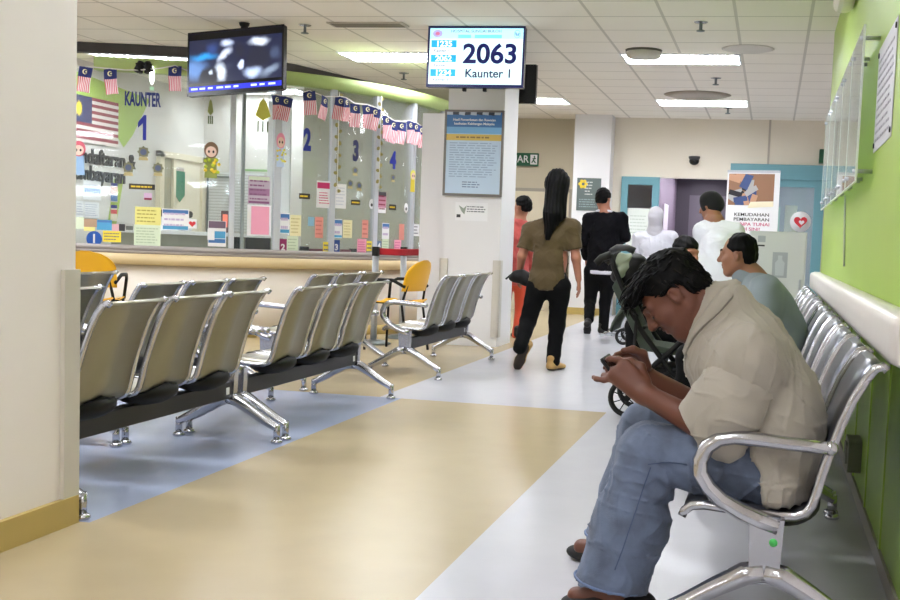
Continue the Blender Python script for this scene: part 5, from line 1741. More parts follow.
# generic standing or walking figure -------------------------------------------------------------
def figure(label, J, fwd, skin, top, bottom, shoes, hair, group=None, height=1.66, build=1., sleeve='long', hand=None, hair_fn=None, res=.008, top_hem=.12, face=None, scarf=None, hands=None, feet=None, headA=None, shirt_seed=1, fold=.005, collar=None, width=1.):
    s = height / 1.70
    fwd = _n(fwd); up = np.array([0, 0, 1.]); left = np.cross(up, fwd)
    g = {k: np.asarray(v, float) for k, v in J.items()}
    A = headA if headA is not None else axes_of(fwd, up)
    root = tag(None or bpy.data.objects.new('person', None), label, 'person', group); COL.objects.link(root)
    HP, W = head_prims(g['head'], A, s, detail=res <= .006)
    B = build
    nb = g['neck']
    P = list(HP)
    P.append(rc(W(-.022, 0, -.05), nb, .052 * s, .06 * s * B, .03))
    tors = []
    pel, ch = g['pelvis'], g['chest']
    sh_l, sh_r = g['shL'], g['shR']
    side = _n(sh_l - sh_r)
    wd = np.linalg.norm(sh_l - sh_r) / 2
    waist = pel * .5 + ch * .5
    tors = [ec(pel, waist, .155 * s * B, .105 * s * B, .138 * s * B * width, .098 * s * B, side, .06), ec(waist, ch, .138 * s * B * width, .098 * s * B, wd * .86, .108 * s * B, side, .06), ec(ch, nb - up * .03, wd * .86, .1 * s * B, .07 * s, .06 * s, side, .05), rc(sh_l - up * .015, sh_r - up * .015, .045 * s, .045 * s, .06), rc(nb - up * .045, sh_l - up * .012, .045 * s, .046 * s, .05), rc(nb - up * .045, sh_r - up * .012, .045 * s, .046 * s, .05)]
    P += tors
    arms = []
    for q in 'LR':
        a_ = [(g['sh' + q] - up * .012, g['el' + q], .048 * s, .040 * s), (g['el' + q], g['wr' + q], .040 * s, .027 * s)]
        arms.append(a_)
        P += [rc(a, b_, ra * (.8 + .2 * B), rb, .02) for a, b_, ra, rb in a_]
        if hands is None or q in hands:
            d = _n(g['wr' + q] - g['el' + q]); P += hand_prims(g['wr' + q], d + np.array([0, 0, -.3]), (1 if q == 'L' else -1) * left, fwd, .35, s * .98)
    legs = []
    for q in 'LR':
        l_ = [(g['hip' + q], g['kn' + q], .085 * s * B, .056 * s), (g['kn' + q], g['an' + q], .056 * s, .036 * s)]
        legs.append(l_); P += [rc(a, b_, ra, rb, .03) for a, b_, ra, rb in l_]
    lo, hi = bounds(list(g.values()), .17)
    pick = None
    bm = body_mesh('body', P, lo, hi, res, [skin], root)
    # clothes
    off = .014
    ST = [ec(pel - up * top_hem + 0, pel, .165 * s * B, .118 * s * B, .162 * s * B, .116 * s * B, side, .04)]
    def infl(o_):
        return [ec(pel, waist, .158 * s * B + o_, .105 * s * B + o_, .145 * s * B * width + o_, .1 * s * B + o_, side, .06), ec(waist, ch, .145 * s * B * width + o_, .1 * s * B + o_, wd * .86 + o_, .108 * s * B + o_, side, .06), ec(ch, nb - up * .045, wd * .86 + o_, .1 * s * B + o_, .06 * s + o_, .055 * s + o_, side, .05), rc(sh_l - up * .015, sh_r - up * .015, .045 * s + o_, .045 * s + o_, .06), rc(nb - up * .055, sh_l - up * .012, .045 * s + o_, .048 * s + o_, .05), rc(nb - up * .055, sh_r - up * .012, .045 * s + o_, .048 * s + o_, .05)]
    ST = infl(off) + ST
    for a_ in arms:
        (a, b_, ra, rb), (c_, d_, rc_, rd_) = a_
        if sleeve == 'long':
            ST += [rc(a, b_, ra + off + .004, rb + off + .006, .03), rc(c_, c_ + (d_ - c_) * .93, rb + off + .006, rd_ + off + .004, .02)]
        else:
            e = a + (b_ - a) * .72
            ST += [rc(a, e, ra + off + .006, ra * .8 + off + .012, .03)]
    hem_z = pel[2] - top_hem
    ST.append(half((0, 0, hem_z), (0, 0, -1), .006, 'i'))
    if sleeve == 'short':
        for a_ in arms:
            (a, b_, ra, rb) = a_[0]; n_ = _n(b_ - a); e = a + (b_ - a) * .72
            rr = .10 * s
            ST.append(((lambda p, e=e, n_=n_, a=a, b_=b_: np.where(np.linalg.norm(np.cross(p - a, n_), axis=1) < .11, np.minimum((p - e) @ n_, .05), -.05)), .004, 'i'))
    body_mesh('top', ST, lo, hi, res, [top], root, (lambda p, A_=fold_noise(shirt_seed, fold * .6, 55, (1, 1, .7)), B_=ridges(shirt_seed, fold * 1.6, 60, (1, 1, 1)): A_(p) + B_(p)))
    BT = []
    for l_ in legs:
        (a, b_, ra, rb), (c_, d_, rc_, rd_) = l_
        BT += [rc(a, b_, ra + .012, rb + .014, .03), rc(c_, d_ + (d_ - c_) * .01, rb + .014, rd_ + .022, .02)]
    BT += [ec(pel - up * .06, pel + up * .1, .152 * s * B + .006, .104 * s * B + .008, .145 * s * B, .1 * s * B, side, .05)]
    body_mesh('trousers', BT, lo, hi, res, [bottom], root, fold_noise(shirt_seed + 5, .003, 60, (1, 1, .5)))
    if feet is None:
        feet = {q: (g['an' + q] + np.array([0, 0, 0]), fwd) for q in 'LR'}
    for q in 'LR':
        heel, toe, upv, hi_, sm, so_ = J_feet(g, q, feet, fwd, s, shoes)
        shoe('shoe', heel, toe, sm, root, upv, hi_, so_)
    if hair_fn:
        hp, hd, hlo, hhi = hair_fn(g, A, W, s)
        body_mesh('hair', hp, hlo, hhi, min(res, .006), [hair], root, hd)
    return root, g, A, W


def J_feet(g, q, feet, fwd, s, shoes):
    v = feet[q]
    if len(v) == 2:
        an = g['an' + q]; d = _n(np.array([v[1][0], v[1][1], 0.]))
        heel = np.array([an[0], an[1], 0]) - d * .07 * s; toe = heel + d * .27 * s
        return heel, toe, (0, 0, 1), .10, shoes[0], shoes[1]
    heel, toe, upv = v
    return np.asarray(heel, float), np.asarray(toe, float), upv, .10, shoes[0], shoes[1]


def short_hair_fn(thick=.012, top=.018, seed=0, front=.06, nape=-.055):
    def f(g, A, W, s):
        P, d = hair_short(g['head'], A, s, thick, top, seed, front, nape)
        lo, hi = bounds([g['head']], .17); return P, d, lo, hi
    return f

# ================================================================== PEOPLE
def V3(*a):
    return np.array(a, float)


cloth = lambda name, c, r=.85, b=(180, .15): mat(name, c, r, vary=(14, .05), bump=b, sheen=.1)
olive_shirt = cloth('olive_shirt', (76, 60, 26), .75)
black_trousers = mat('black_trousers', (8, 8, 10), .9, spec=.2, bump=(180, .15))
black_jacket = mat('black_jacket', (9, 9, 15), .9, spec=.2, bump=(180, .15))
boot_tan = mat('boot_tan', (176, 140, 84), .7, vary=(30, .1))
sole_brown = mat('sole_brown', (58, 46, 42), .8)
white_cloth = cloth('white_cloth', (206, 206, 216), .8)
coat_white = cloth('coat_white', (222, 224, 230), .8)
scarf_white = cloth('scarf_white', (196, 194, 204), .8)
rose_cloth = cloth('rose_cloth', (186, 78, 74), .8)
orange_cloth = cloth('orange_cloth', (206, 74, 44), .8)
shoe_black = mat('shoe_black', (20, 19, 20), .5)
greyblue = cloth('greyblue_shirt', (134, 146, 152), .8)
beige_shirt = cloth('beige_shirt', (160, 154, 142), .85, (260, .12))
denim = mat('denim', (92, 104, 126), .85, vary=(11, .85), bump=(420, .25), sheen=.1)

# ---- person with long black hair walking away
Yw = 9.2
def y_(px, py, Y):
    return np.array(at_y(px, py, Y))
J = dict(head=y_(558, 185, Yw), neck=y_(555, 215, Yw + .0), shL=y_(530.5, 229, Yw), shR=y_(572, 226, Yw), chest=y_(552, 238, Yw), pelvis=y_(548, 279, Yw),
         elL=y_(522, 256, Yw - .03), wrL=y_(519.5, 273, Yw + .10), elR=y_(576, 258, Yw - .02), wrR=y_(578.5, 279, Yw - .0),
         hipL=y_(538, 286, Yw), hipR=y_(560, 286, Yw), knL=y_(528, 321, Yw + .02), knR=y_(557, 324, Yw + .06), anL=y_(520, 347, Yw - .22), anR=y_(553, 361, Yw - .0))
def long_hair(g, A, W, s):
    P = [el(W(-.014, 0, .036), np.array((.116, .100, .106)) * s, A, .02), rc(W(-.065, .0, -.0), W(-.12, .005, -.26), .088 * s, .074 * s, .05), rc(W(-.12, .005, -.26), W(-.135, .04, -.45), .068, .028, .06),
         rc(W(-.03, .055, -.02), W(-.07, .07, -.22), .04, .03, .04), rc(W(-.03, -.055, -.02), W(-.075, -.08, -.27), .04, .02, .04)]
    def keep(p):
        q = (p - g['head']) @ A.T / s
        return np.where(q[:, 2] > -.14, np.minimum(q[:, 0] - .02, .3) - np.maximum(0, (q[:, 2] - .05)) * 2.2, -.05)
    P.append((keep, .01, 'i'))
    lo, hi = bounds([g['head'], W(-.1, 0, -.5)], .17)
    def disp(p):
        q = (p - g['head']) @ A.T
        return .003 * np.sin(q[:, 1] * 230 + 2 * np.sin(q[:, 2] * 14)) + .002 * np.sin(q[:, 1] * 90 + q[:, 2] * 9)
    return P, disp, lo, hi
an = J['anL']
woman, g, A, W = figure('person with very long black hair in an olive shirt and black trousers, walking away', J, (0.05, 1, 0), skin_mid, olive_shirt, black_trousers, (boot_tan, sole_brown), hair_black, None, 1.62, 1.0, 'short', hair_fn=long_hair, res=.007, top_hem=.09, shirt_seed=4, fold=.003,
       feet={'R': (J['anR'], (.35, 1, 0)), 'L': (y_(526, 344, 9.02), y_(515, 371, 9.10), (0.15, .95, .35))})
bagc = y_(521, 276, Yw + .05)
bg_ = thing('black_bag', 'black bag carried low by the person in the olive shirt', 'bag', tuple(bagc))
P = [el((0, 0, 0), (.085, .06, .06), None, .02), el((-.06, .02, -.02), (.05, .04, .03), None, .03), el((.06, -.02, -.03), (.06, .05, .05), None, .03)]
body_mesh('bag_body', P, (-.2, -.15, -.15), (.2, .15, .12), .006, [black_plastic], bg_, fold_noise(3, .005, 60))
MB().tube([(-.07, 0, .02), (-.13, .01, -.03), (-.1, .02, .0)], .008, 6).build('strap', black_plastic, bg_)

# ---- man in black jacket
Yj = 13.4
J = dict(head=y_(603.5, 199.5, Yj), neck=y_(604.5, 211, Yj), shL=y_(589, 218, Yj), shR=y_(622, 217.5, Yj), chest=y_(606, 228, Yj), pelvis=y_(603, 268, Yj),
         elL=y_(583, 240, Yj), wrL=y_(586, 258, Yj + .2), elR=y_(625.5, 237, Yj + .0), wrR=y_(612, 244, Yj + .26),
         hipL=y_(593, 272, Yj), hipR=y_(610, 272, Yj), knL=y_(590, 301, Yj), knR=y_(605, 302, Yj + .03), anL=y_(589, 319, Yj - .25), anR=y_(603.5, 327, Yj))
an = J['anL']
jk, g, A, W = figure('man in a black jacket with white hem and black trousers, walking toward the back', J, (.1, 1, 0), skin_mid, black_jacket, black_trousers, (shoe_black, sole_brown), hair_black, None, 1.70, 1.18, 'long', hair_fn=short_hair_fn(.012, .016, 1), res=.010, top_hem=.04, shirt_seed=8, feet={'R': (J['anR'], (.8, .6, 0)), 'L': (an + V3(0, -.02, .03), an + V3(-.03, .1, -.2), (0, -.92, -.4))}, headA=axes_of((.35, 1, -.1), (0, 0, 1)))
pel = g['pelvis']
hm = [ec(pel - V3(0, 0, .075), pel - V3(0, 0, .02), .206, .152, .206, .152, (1, 0, 0), .01), half(pel - V3(0, 0, .075), (0, 0, -1), .004), half(pel - V3(0, 0, .028), (0, 0, 1), .004)]
lo, hi = bounds([pel], .3)
body_mesh('white_hem', hm, lo, hi, .009, [white_cloth], jk)
nk = g['neck']
cl_ = [rc(nk + V3(-.05, -.01, -.015), nk + V3(.05, -.01, -.012), .056, .056, .02), half(nk + V3(0, 0, .0), (0, .3, 1), .005), half(nk - V3(0, 0, .03), (0, -.3, -1), .005)]
lo, hi = bounds([nk], .17)
body_mesh('white_collar', cl_, lo, hi, .008, [white_cloth], jk)

# ---- person in rose top and orange trousers half behind the pillar
Yr = 12.2
J = dict(head=y_(522.5, 207, Yr), neck=y_(520, 219, Yr), shL=y_(502, 228, Yr), shR=y_(530, 229, Yr), chest=y_(516, 237, Yr), pelvis=y_(514, 274, Yr),
         elL=y_(499, 250, Yr), wrL=y_(500, 268, Yr + .1), elR=y_(534, 250, Yr), wrR=y_(531, 268, Yr + .1), hipL=y_(506, 279, Yr), hipR=y_(521, 279, Yr),
         knL=y_(505, 307, Yr + .1), knR=y_(521, 308, Yr), anL=y_(505, 332, Yr + .2), anR=y_(517, 335, Yr - .1))
figure('person in a rose top and orange trousers, half hidden by the display pillar', J, (-.5, 1, 0), skin_mid, rose_cloth, orange_cloth, (shoe_black, shoe_black), hair_black, None, 1.56, 1.0, 'long', hair_fn=short_hair_fn(.014, .016, 2), res=.010, shirt_seed=12, headA=axes_of((-1, .5, 0), (0, 0, 1)))

# ---- person in white with white headscarf
Ys = 13.2
J = dict(head=y_(656, 218, Ys), neck=y_(655, 230, Ys), shL=y_(638.5, 237, Ys), shR=y_(672, 236, Ys), chest=y_(655, 246, Ys), pelvis=y_(654, 286, Ys),
         elL=y_(634, 262, Ys), wrL=y_(638, 282, Ys + .15), elR=y_(678, 262, Ys), wrR=y_(674, 282, Ys + .15), hipL=y_(646, 290, Ys), hipR=y_(662, 290, Ys),
         knL=y_(646, 316, Ys), knR=y_(662, 316, Ys), anL=y_(646, 340, Ys), anR=y_(662, 340, Ys))
for q in 'LR':
    J['an' + q][2] = .08
sc, g, A, W = figure('person in a white uniform and white headscarf standing before the opening, seen from behind', J, (.1, 1, 0), skin_light, white_cloth, white_cloth, (paper_white, paper_white), hair_black, None, 1.62, 1.08, 'long', res=.010, top_hem=.2, shirt_seed=14)
P = [el(W(-.01, 0, .032), (.105, .088, .105), A, .02), el(W(-.055, 0, .0), (.075, .082, .085), A, .03), rc(W(-.03, 0, -.05), g['neck'] - V3(0, 0, .02), .074, .10, .04),
     ((lambda p: np.minimum(((p - g['head']) @ A.T)[:, 0] - .055, .3)), .01, 'i')]
lo, hi = bounds([g['head'], g['neck']], .19)
body_mesh('headscarf', P, lo, hi, .008, [scarf_white], sc, fold_noise(5, .004, 45))

# ---- person in white coat with black head covering, leaning forward
Yb = 10.0
J = dict(head=y_(710.5, 206, Yb + .08), neck=y_(714, 219, Yb + .02), shL=y_(701.5, 229, Yb), shR=y_(736, 230, Yb), chest=y_(718, 244, Yb - .02), pelvis=y_(718, 290, Yb - .1),
         elL=y_(697, 262, Yb + .1), wrL=y_(698, 285, Yb + .25), elR=y_(744, 265, Yb), wrR=y_(738, 290, Yb + .2), hipL=y_(708, 298, Yb - .1), hipR=y_(728, 298, Yb - .1),
         knL=y_(708, 330, Yb), knR=y_(728, 330, Yb), anL=y_(708, 355, Yb), anR=y_(728, 355, Yb))
for q in 'LR':
    J['an' + q][2] = .08
bc, g, A, W = figure('person in a white coat with black head covering bending beside the roll-up banner', J, (-.4, 1, 0), skin_light, coat_white, coat_white, (shoe_black, shoe_black), hair_black, None, 1.62, 1.38, 'long', res=.009, top_hem=.25, shirt_seed=16, headA=axes_of((-.9, .5, -.35), (0, 0, 1)))
P = [el(W(-.005, 0, .03), (.118, .090, .105), A, .02), el(W(-.06, 0, -.01), (.07, .08, .07), A, .03),
     ((lambda p: np.minimum(((p - g['head']) @ A.T)[:, 0] - .06, .3)), .01, 'i')]
lo, hi = bounds([g['head']], .19)
body_mesh('head_covering', P, lo, hi, .008, [cloth('cap_black', (12, 12, 14), .9)], bc)

# ---- seated people: a common builder
def seated(label, J, A, skin, topm, botm, shoem, hairm, s, B, res, dark=None, hands_fn=None, seed=0, fold=.005, hair_fn=None, wide=1., hs=1.):
    g = {k: np.asarray(v, float) for k, v in J.items()}
    root = tag(bpy.data.objects.new('person', None), label, 'person'); COL.objects.link(root)
    HP, W = head_prims(g['head'], A, s * hs, True)
    P = list(HP) + [rc(W(-.025, 0, -.045), g['neck'], .054 * s, .062 * s * B, .03)]
    side = _n(g['shL'] - g['shR']); wd = np.linalg.norm(g['shL'] - g['shR']) / 2
    pel, mid, ch, nb = g['pelvis'], g['mid'], g['chest'], g['neck']
    dT = g.get('depth', V3(.12, .13, .12)) * B
    def tor(o_):
        return [ec(pel, mid, .17 * s * B + o_, dT[0] + o_, .165 * s * B * wide + o_, dT[1] + o_, side, .07), ec(mid, ch, .165 * s * B * wide + o_, dT[1] + o_, wd * .95 + o_, dT[2] + o_, side, .07),
                ec(ch, nb - _n(nb - ch) * .03, wd * .9 + o_, dT[2] * .95 + o_, .07 * s + o_, .066 * s + o_, side, .06), rc(g['shL'], g['shR'], .066 * s + o_, .066 * s + o_, .07)]
    P += tor(0)
    for q in 'LR':
        P += [rc(g['sh' + q], g['el' + q], .056 * s * B, .046 * s * B, .03), rc(g['el' + q], g['wr' + q], .046 * s * B, .030 * s * B, .02)]
        P += [rc(g['hip' + q], g['kn' + q], .085 * s * B, .062 * s * B, .03), rc(g['kn' + q], g['an' + q], .058 * s, .038 * s, .02)]
        if 'toe' + q in g:
            t = g['toe' + q]; a = g['an' + q]; d = _n(t - a)
            P += [rc(a - V3(0, 0, .03), t, .036, .026, .03)]
    if hands_fn:
        P += hands_fn(g)
    lo, hi = bounds([v for k, v in g.items() if k != 'depth'], .2)
    lipf = lambda c: (((((c - g['head']) @ A.T / (s * hs)) - np.array([.094, 0, -.059])) / np.array([.02, .0225, .0135])) ** 2).sum(1) < 1
    body_mesh('body', P, lo, hi, res, [skin, lip_mat], root, None, lambda c: lipf(c).astype(int))
    return root, g, W, tor, lo, hi


# ---- man in grey-blue shirt farther along the bench
Ym = 6.12
X0 = .02
J = dict(head=y_(738.5, 255, Ym), neck=y_(751, 275, Ym), shL=V3(-.02, Ym - .17, .845), shR=V3(-.04, Ym + .18, .845), chest=V3(-.02, Ym, .76), mid=V3(.05, Ym, .61), pelvis=V3(.06, Ym, .49),
         elL=V3(-.03, Ym - .22, .60), wrL=V3(-.24, Ym - .12, .57), elR=V3(-.05, Ym + .22, .6), wrR=V3(-.24, Ym + .1, .57), hipL=V3(.02, Ym - .09, .47), hipR=V3(.02, Ym + .09, .47),
         knL=V3(-.38, Ym - .12, .48), knR=V3(-.38, Ym + .12, .48), anL=V3(-.40, Ym - .12, .09), anR=V3(-.40, Ym + .12, .09), toeL=V3(-.52, Ym - .12, .03), toeR=V3(-.52, Ym + .12, .03), depth=V3(.12, .125, .12))
A2 = axes_of((-1, .22, -.12), (0, 0, 1))
def hands2(g):
    return hand_prims(g['wrL'], (-1, .35, -.1), (0, -.3, 1), (0, 1, 0), .5) + hand_prims(g['wrR'], (-1, -.35, -.1), (0, .3, 1), (0, -1, 0), .5)
m2, g, W, tor, lo, hi = seated('balding man in a grey-blue shirt sitting on the farther metal bench, seen in profile', J, A2, skin_light, greyblue, black_trousers, shoe_black, hair_black, .90, 1.06, .006, hands_fn=hands2)
ST = tor(.014)
for q in 'LR':
    a, b_ = g['sh' + q], g['el' + q]; ST.append(rc(a, a + (b_ - a) * .85, .078, .074, .05))
ST += [ec(g['pelvis'] - V3(0, 0, .09), g['pelvis'], .18, .135, .185, .145, (0, 1, 0), .04), half((0, 0, .40), (0, 0, -1), .01)]
body_mesh('shirt', ST, lo, hi, .007, [greyblue], m2, fold_noise(22, .007, 26, (1, 1, .8)))
ck = [rc(g['neck'] + V3(-.03, 0, -.0), g['neck'] + V3(.02, 0, -.03), .072, .085, .03), half(g['neck'] + V3(0, 0, .012), (.3, 0, 1), .005)]
body_mesh('collar', ck, *bounds([g['neck']], .16), .006, [greyblue], m2)
BT = []
for q in 'LR':
    BT += [rc(g['hip' + q], g['kn' + q], .105, .083, .03), rc(g['kn' + q], g['an' + q], .083, .066, .02)]
BT.append(ec(g['pelvis'] - V3(0, 0, .06), g['pelvis'] + V3(0, 0, .05), .185, .135, .17, .12, (0, 1, 0), .05))
body_mesh('trousers', BT, lo, hi, .009, [black_trousers], m2, fold_noise(23, .005, 28))
for q in 'LR':
    a = g['an' + q]; shoe('shoe', (a[0] + .06, a[1], 0), (a[0] - .22, a[1], 0), shoe_black, m2, (0, 0, 1), .09)
P, dd = hair_short(g['head'], A2, .90, .005, .004, 3, .082, -.065)
P.append(el(W(.085, 0, .075), (.085, .052, .06), A2, .012, 's'))
body_mesh('hair', P, *bounds([g['head']], .16), .005, [hair_black], m2, dd)
for s_ in (-1, 1):
    MB().tube([W(.101, s_ * .018, .034), W(.093, s_ * .035, .040), W(.080, s_ * .05, .032)], .004, 6).build('eyebrow', hair_black, m2)
for s_ in (-1, 1):
    MB().ball(tuple(W(.088, s_ * .0315, .003)), (.006, .009, .004), 8, 0).build('eye', ink_black, m2)

# ================================================================== THE MAN IN THE BEIGE SHIRT
YM = 3.27
HA = axes_of((-.64, -.03, -.77), (-.77, 0, .64))
J = dict(head=V3(-.270, YM, .924), neck=V3(-.125, YM, .885), shL=V3(-.05, YM - .19, .775), shR=V3(-.085, YM + .19, .79), chest=V3(-.08, YM, .765), mid=V3(-.012, YM, .62), pelvis=V3(.025, YM, .485),
         elL=V3(-.088, YM - .20, .548), wrL=V3(-.322, YM - .085, .638), elR=V3(-.15, YM + .21, .55), wrR=V3(-.352, YM + .12, .668),
         hipL=V3(.02, YM - .10, .475), hipR=V3(.02, YM + .10, .475), knL=V3(-.315, YM - .11, .468), knR=V3(-.345, YM + .19, .490), anL=V3(-.385, YM - .10, .085), anR=V3(-.43, YM + .36, .09),
         toeL=V3(-.50, YM - .10, .045), toeR=V3(-.57, YM + .41, .05), depth=V3(.122, .142, .122))


def phone_hands(g):
    P = []
    s = 1.0
    # near (left) hand: back of the hand turned to the aisle-side viewer, fingers wrapped round the phone
    w = g['wrL']; kn = V3(-.408, YM - .075, .705)
    d = _n(kn - w); out = _n(np.array([.1, -1, -.15])); t = _n(np.cross(out, d)); t = t if t[2] > 0 else -t
    P.append(ec(w, kn, .030, .020, .042, .0165, t, .014))
    P.append(rc(w + d * .02 - t * .012, kn - t * .02, .024, .019, .015))
    fin = [(.030, [(-.75, .15, .30), (-.95, .35, -.05), (-.5, .85, -.25)], (.032, .026, .02), .0092),
           (.012, [(-.85, .25, -.15), (-.7, .7, -.15), (-.2, 1, .0)], (.030, .028, .022), .0095),
           (-.008, [(-.85, .22, -.28), (-.75, .65, -.1), (-.2, 1, .05)], (.030, .027, .022), .0092),
           (-.026, [(-.95, .12, -.2), (-1, .25, .05), (-.6, .8, .15)], (.034, .024, .018), .0084)]
    for off, ds, ln, r in fin:
        P += finger(kn + t * off - d * .008, ds, ln, r, r * .84, .006)
    P += finger(w + d * .03 + t * .028 + V3(0, .012, 0), [(-.45, .35, .85), (-.85, .25, .35), (-1, .12, .02)], (.045, .034, .03), .0135, .0088, .012)
    # far (right) hand
    w = g['wrR']; kn = V3(-.405, YM + .085, .728)
    d = _n(kn - w); out = _n(np.array([.05, 1, .1])); t = _n(np.cross(d, out)); t = t if t[2] > 0 else -t
    P.append(ec(w, kn, .028, .019, .040, .016, t, .014))
    for off, ds, ln, r in [(.028, [(-.8, -.15, .1), (-.8, -.5, -.4), (-.3, -.9, -.3)], (.036, .028, .02), .0092), (.01, [(-.85, -.2, -.25), (-.7, -.7, -.2), (-.2, -1, 0)], (.034, .028, .022), .0095),
                           (-.01, [(-.85, -.2, -.4), (-.7, -.7, -.1), (-.2, -1, .05)], (.032, .027, .022), .0092), (-.027, [(-.9, -.2, -.45), (-.8, -.6, 0), (-.3, -1, .1)], (.028, .022, .018), .0084)]:
        P += finger(kn + t * off - d * .008, ds, ln, r, r * .84, .006)
    P += finger(w + d * .025 + t * .028 - V3(0, .014, 0), [(-.3, -.45, .9), (-.8, -.4, .35), (-.9, -.4, -.1)], (.044, .034, .03), .0135, .0088, .012)
    return P


man, g, W, tor, lo, hi = seated('man in a beige shirt and blue jeans bent over a phone on the shiny bench', J, HA, skin_tan, beige_shirt, denim, None, hair_black, 1.0, 1.0, .0042, hands_fn=phone_hands, wide=1.02, hs=.93)
# shirt
fa_, fb_, fc_ = fold_noise(41, .004, 40, (1, .8, 1)), ridges(42, .0085, 62, (1, 1, 1), 5, 6), ridges(43, .005, 70, (.35, .4, 1), 4, 6)
def shirt_fold(p):
    low = np.clip((.72 - p[:, 2]) / .25, 0, 1)
    return fa_(p) + fb_(p) * (.55 + .45 * low) + fc_(p) * low
ST = tor(.016) + [rc(g['chest'], g['neck'] + _n(g['neck'] - g['chest']) * .004, .11, .080, .05)]
shn, eln = g['shL'], g['elL']
SL = [rc(shn + V3(.0, .03, -.005), shn + (eln - shn) * .6 + V3(-.02, 0, 0), .082, .090, .05), rc(shn + (eln - shn) * .6 + V3(-.02, 0, 0), eln + V3(-.012, -.0, .0), .088, .064, .04),
      rc(shn + (eln - shn) * .55 + V3(-.02, 0, 0), V3(-.165, YM - .175, .588), .086, .068, .04)]
shf, elf = g['shR'], g['elR']
ST += [rc(shf, shf + (elf - shf) * .9, .086, .082, .05)]
ST += [ec(g['pelvis'] - V3(-.0, 0, .07), g['pelvis'] + V3(0, 0, .06), .235, .135, .222, .150, (0, 1, 0), .05)]
ST.append(rc(shn + V3(.01, .05, -.01), shn + V3(.0, .03, -.05), .078, .084, .05))
ep = V3(-.172, YM - .2, .556)
SL.append(((lambda p: (p - ep) @ _n(V3(-.80, .1, -.60))), .006, 'i'))
SL.append(half((0, 0, .495), (.1, 0, -1), .01))
SL.append(rc(eln, V3(-.26, YM - .14, .60), .050, .046, .006, 's'))
sf_ = ridges(47, .008, 60, (.8, .5, 1), 4, 6)
body_mesh('sleeve', SL, lo, hi, .0045, [beige_shirt], man, lambda p: fa_(p) * .7 + sf_(p) * .8)
ef = shf + (elf - shf) * .93
ST.append(((lambda p: np.where(p[:, 1] > YM + .13, (p - ef) @ _n(elf - shf + V3(-.1, 0, 0)), -.05)), .006, 'i'))
ST.append(((lambda p: np.minimum((p - V3(-.005, 0, .475)) @ _n(V3(-.94, 0, -.34)), .56 - p[:, 2])), .012, 'i'))
ST.append(half((0, 0, .385), (0, 0, -1), .01))
ST.append(rc(W(-.03, 0, -.02), g['neck'] + V3(-.035, 0, .006), .045, .054, .01, 's'))
ST.append(rc(g['neck'] + V3(-.035, 0, .006), V3(-.215, YM, .79), .060, .045, .01, 's'))
body_mesh('shirt', ST, lo, hi, .0045, [beige_shirt], man, shirt_fold)
shirt_o = bpy.data.objects['shirt.001']
def drape(o, pts, off=.001):
    out = []
    for p in pts:
        ok, loc, nor, ix = o.closest_point_on_mesh(Vector([float(v) for v in p]))
        out.append(loc + nor * off)
    return out
def seam_line(name, o, pts, r, m, n=8):
    P_ = [Vector([float(v) for v in p]) for p in pts]; Q_ = []
    for i in range(len(P_) - 1):
        Q_ += [P_[i].lerp(P_[i + 1], k / n) for k in range(n)]
    Q_.append(P_[-1])
    return MB().tube(drape(o, Q_, r * .2), r, 6).build(name, m, man)
seam_beige = mat('seam_beige', (138, 132, 110), .85)
def px_line(name, o, pix, Yp, r, m):
    pts_ = drape(o, [at_y(x, y, Yp) for x, y in pix], r * .6)
    for _ in range(2):
        pts_ = [pts_[0]] + [(pts_[i - 1] + pts_[i] * 2 + pts_[i + 1]) / 4 for i in range(1, len(pts_) - 1)] + [pts_[-1]]
    fine = []
    for i in range(len(pts_) - 1):
        fine += [pts_[i].lerp(pts_[i + 1], k / 5) for k in range(5)]
    fine = [Vector((p.x, q.y, p.z)) for p, q in zip(fine, drape(o, fine, r * .5))]
    return MB().tube(fine, r, 6).build(name, m, man)
seam_line('placket', shirt_o, [V3(-.25, YM - .03, .76), V3(-.24, YM - .03, .66), V3(-.22, YM - .03, .56)], .006, beige_shirt)
for z_ in (.74, .67, .60):
    MB().ball(tuple(drape(shirt_o, [V3(-.26, YM - .03, z_)], .004)[0]), .005, 8).build('button', mat('button_bone', (206, 200, 180), .4), man)
# collar: two leaves lying round the neck
def collar_leaf(mir):
    up_ = [(728, 280, 0.0), (719, 290, -.055), (709, 304, -.078), (699, 320, -.078), (692, 333, -.062), (687, 345, -.045)]
    lo_ = [(739, 291, 0.0), (731, 300, -.075), (720, 315, -.11), (709, 331, -.11), (701, 343, -.09), (692, 356, -.055)]
    rings = []
    for (x0, y0, d0), (x1, y1, d1) in zip(up_, lo_):
        p0 = at_y(x0, y0, YM + d0); p1 = at_y(x1, y1, YM + d1)
        q1 = drape(shirt_o, [p1], .006)[0]; q0 = p0
        mid = (q0 + q1) / 2; dm = drape(shirt_o, [mid], .010)[0]
        if (dm - mid).length > .03:
            dm = mid
        r_ = []
        for p in (q0, dm, q1):
            r_.append(p)
        n = (q1 - q0).cross(Vector((-1, 0, -1))).normalized()
        if n.y > 0:
            n = -n
        ring = [p + n * .004 for p in r_] + [p - n * .004 for p in r_[::-1]]
        if mir:
            ring = [Vector((p.x, 2 * YM - p.y, p.z)) for p in ring]
        rings.append(ring)
    MB().loft(rings, 0, True).build('collar', beige_shirt, man)
collar_leaf(False); collar_leaf(True)
# placket, pocket flap and sleeve cuff as shirt pieces
def on_shirt(name, pts, r, m=beige_shirt):
    MB().tube(pts, r, 8, flat=(1, .4)).build(name, m, man)
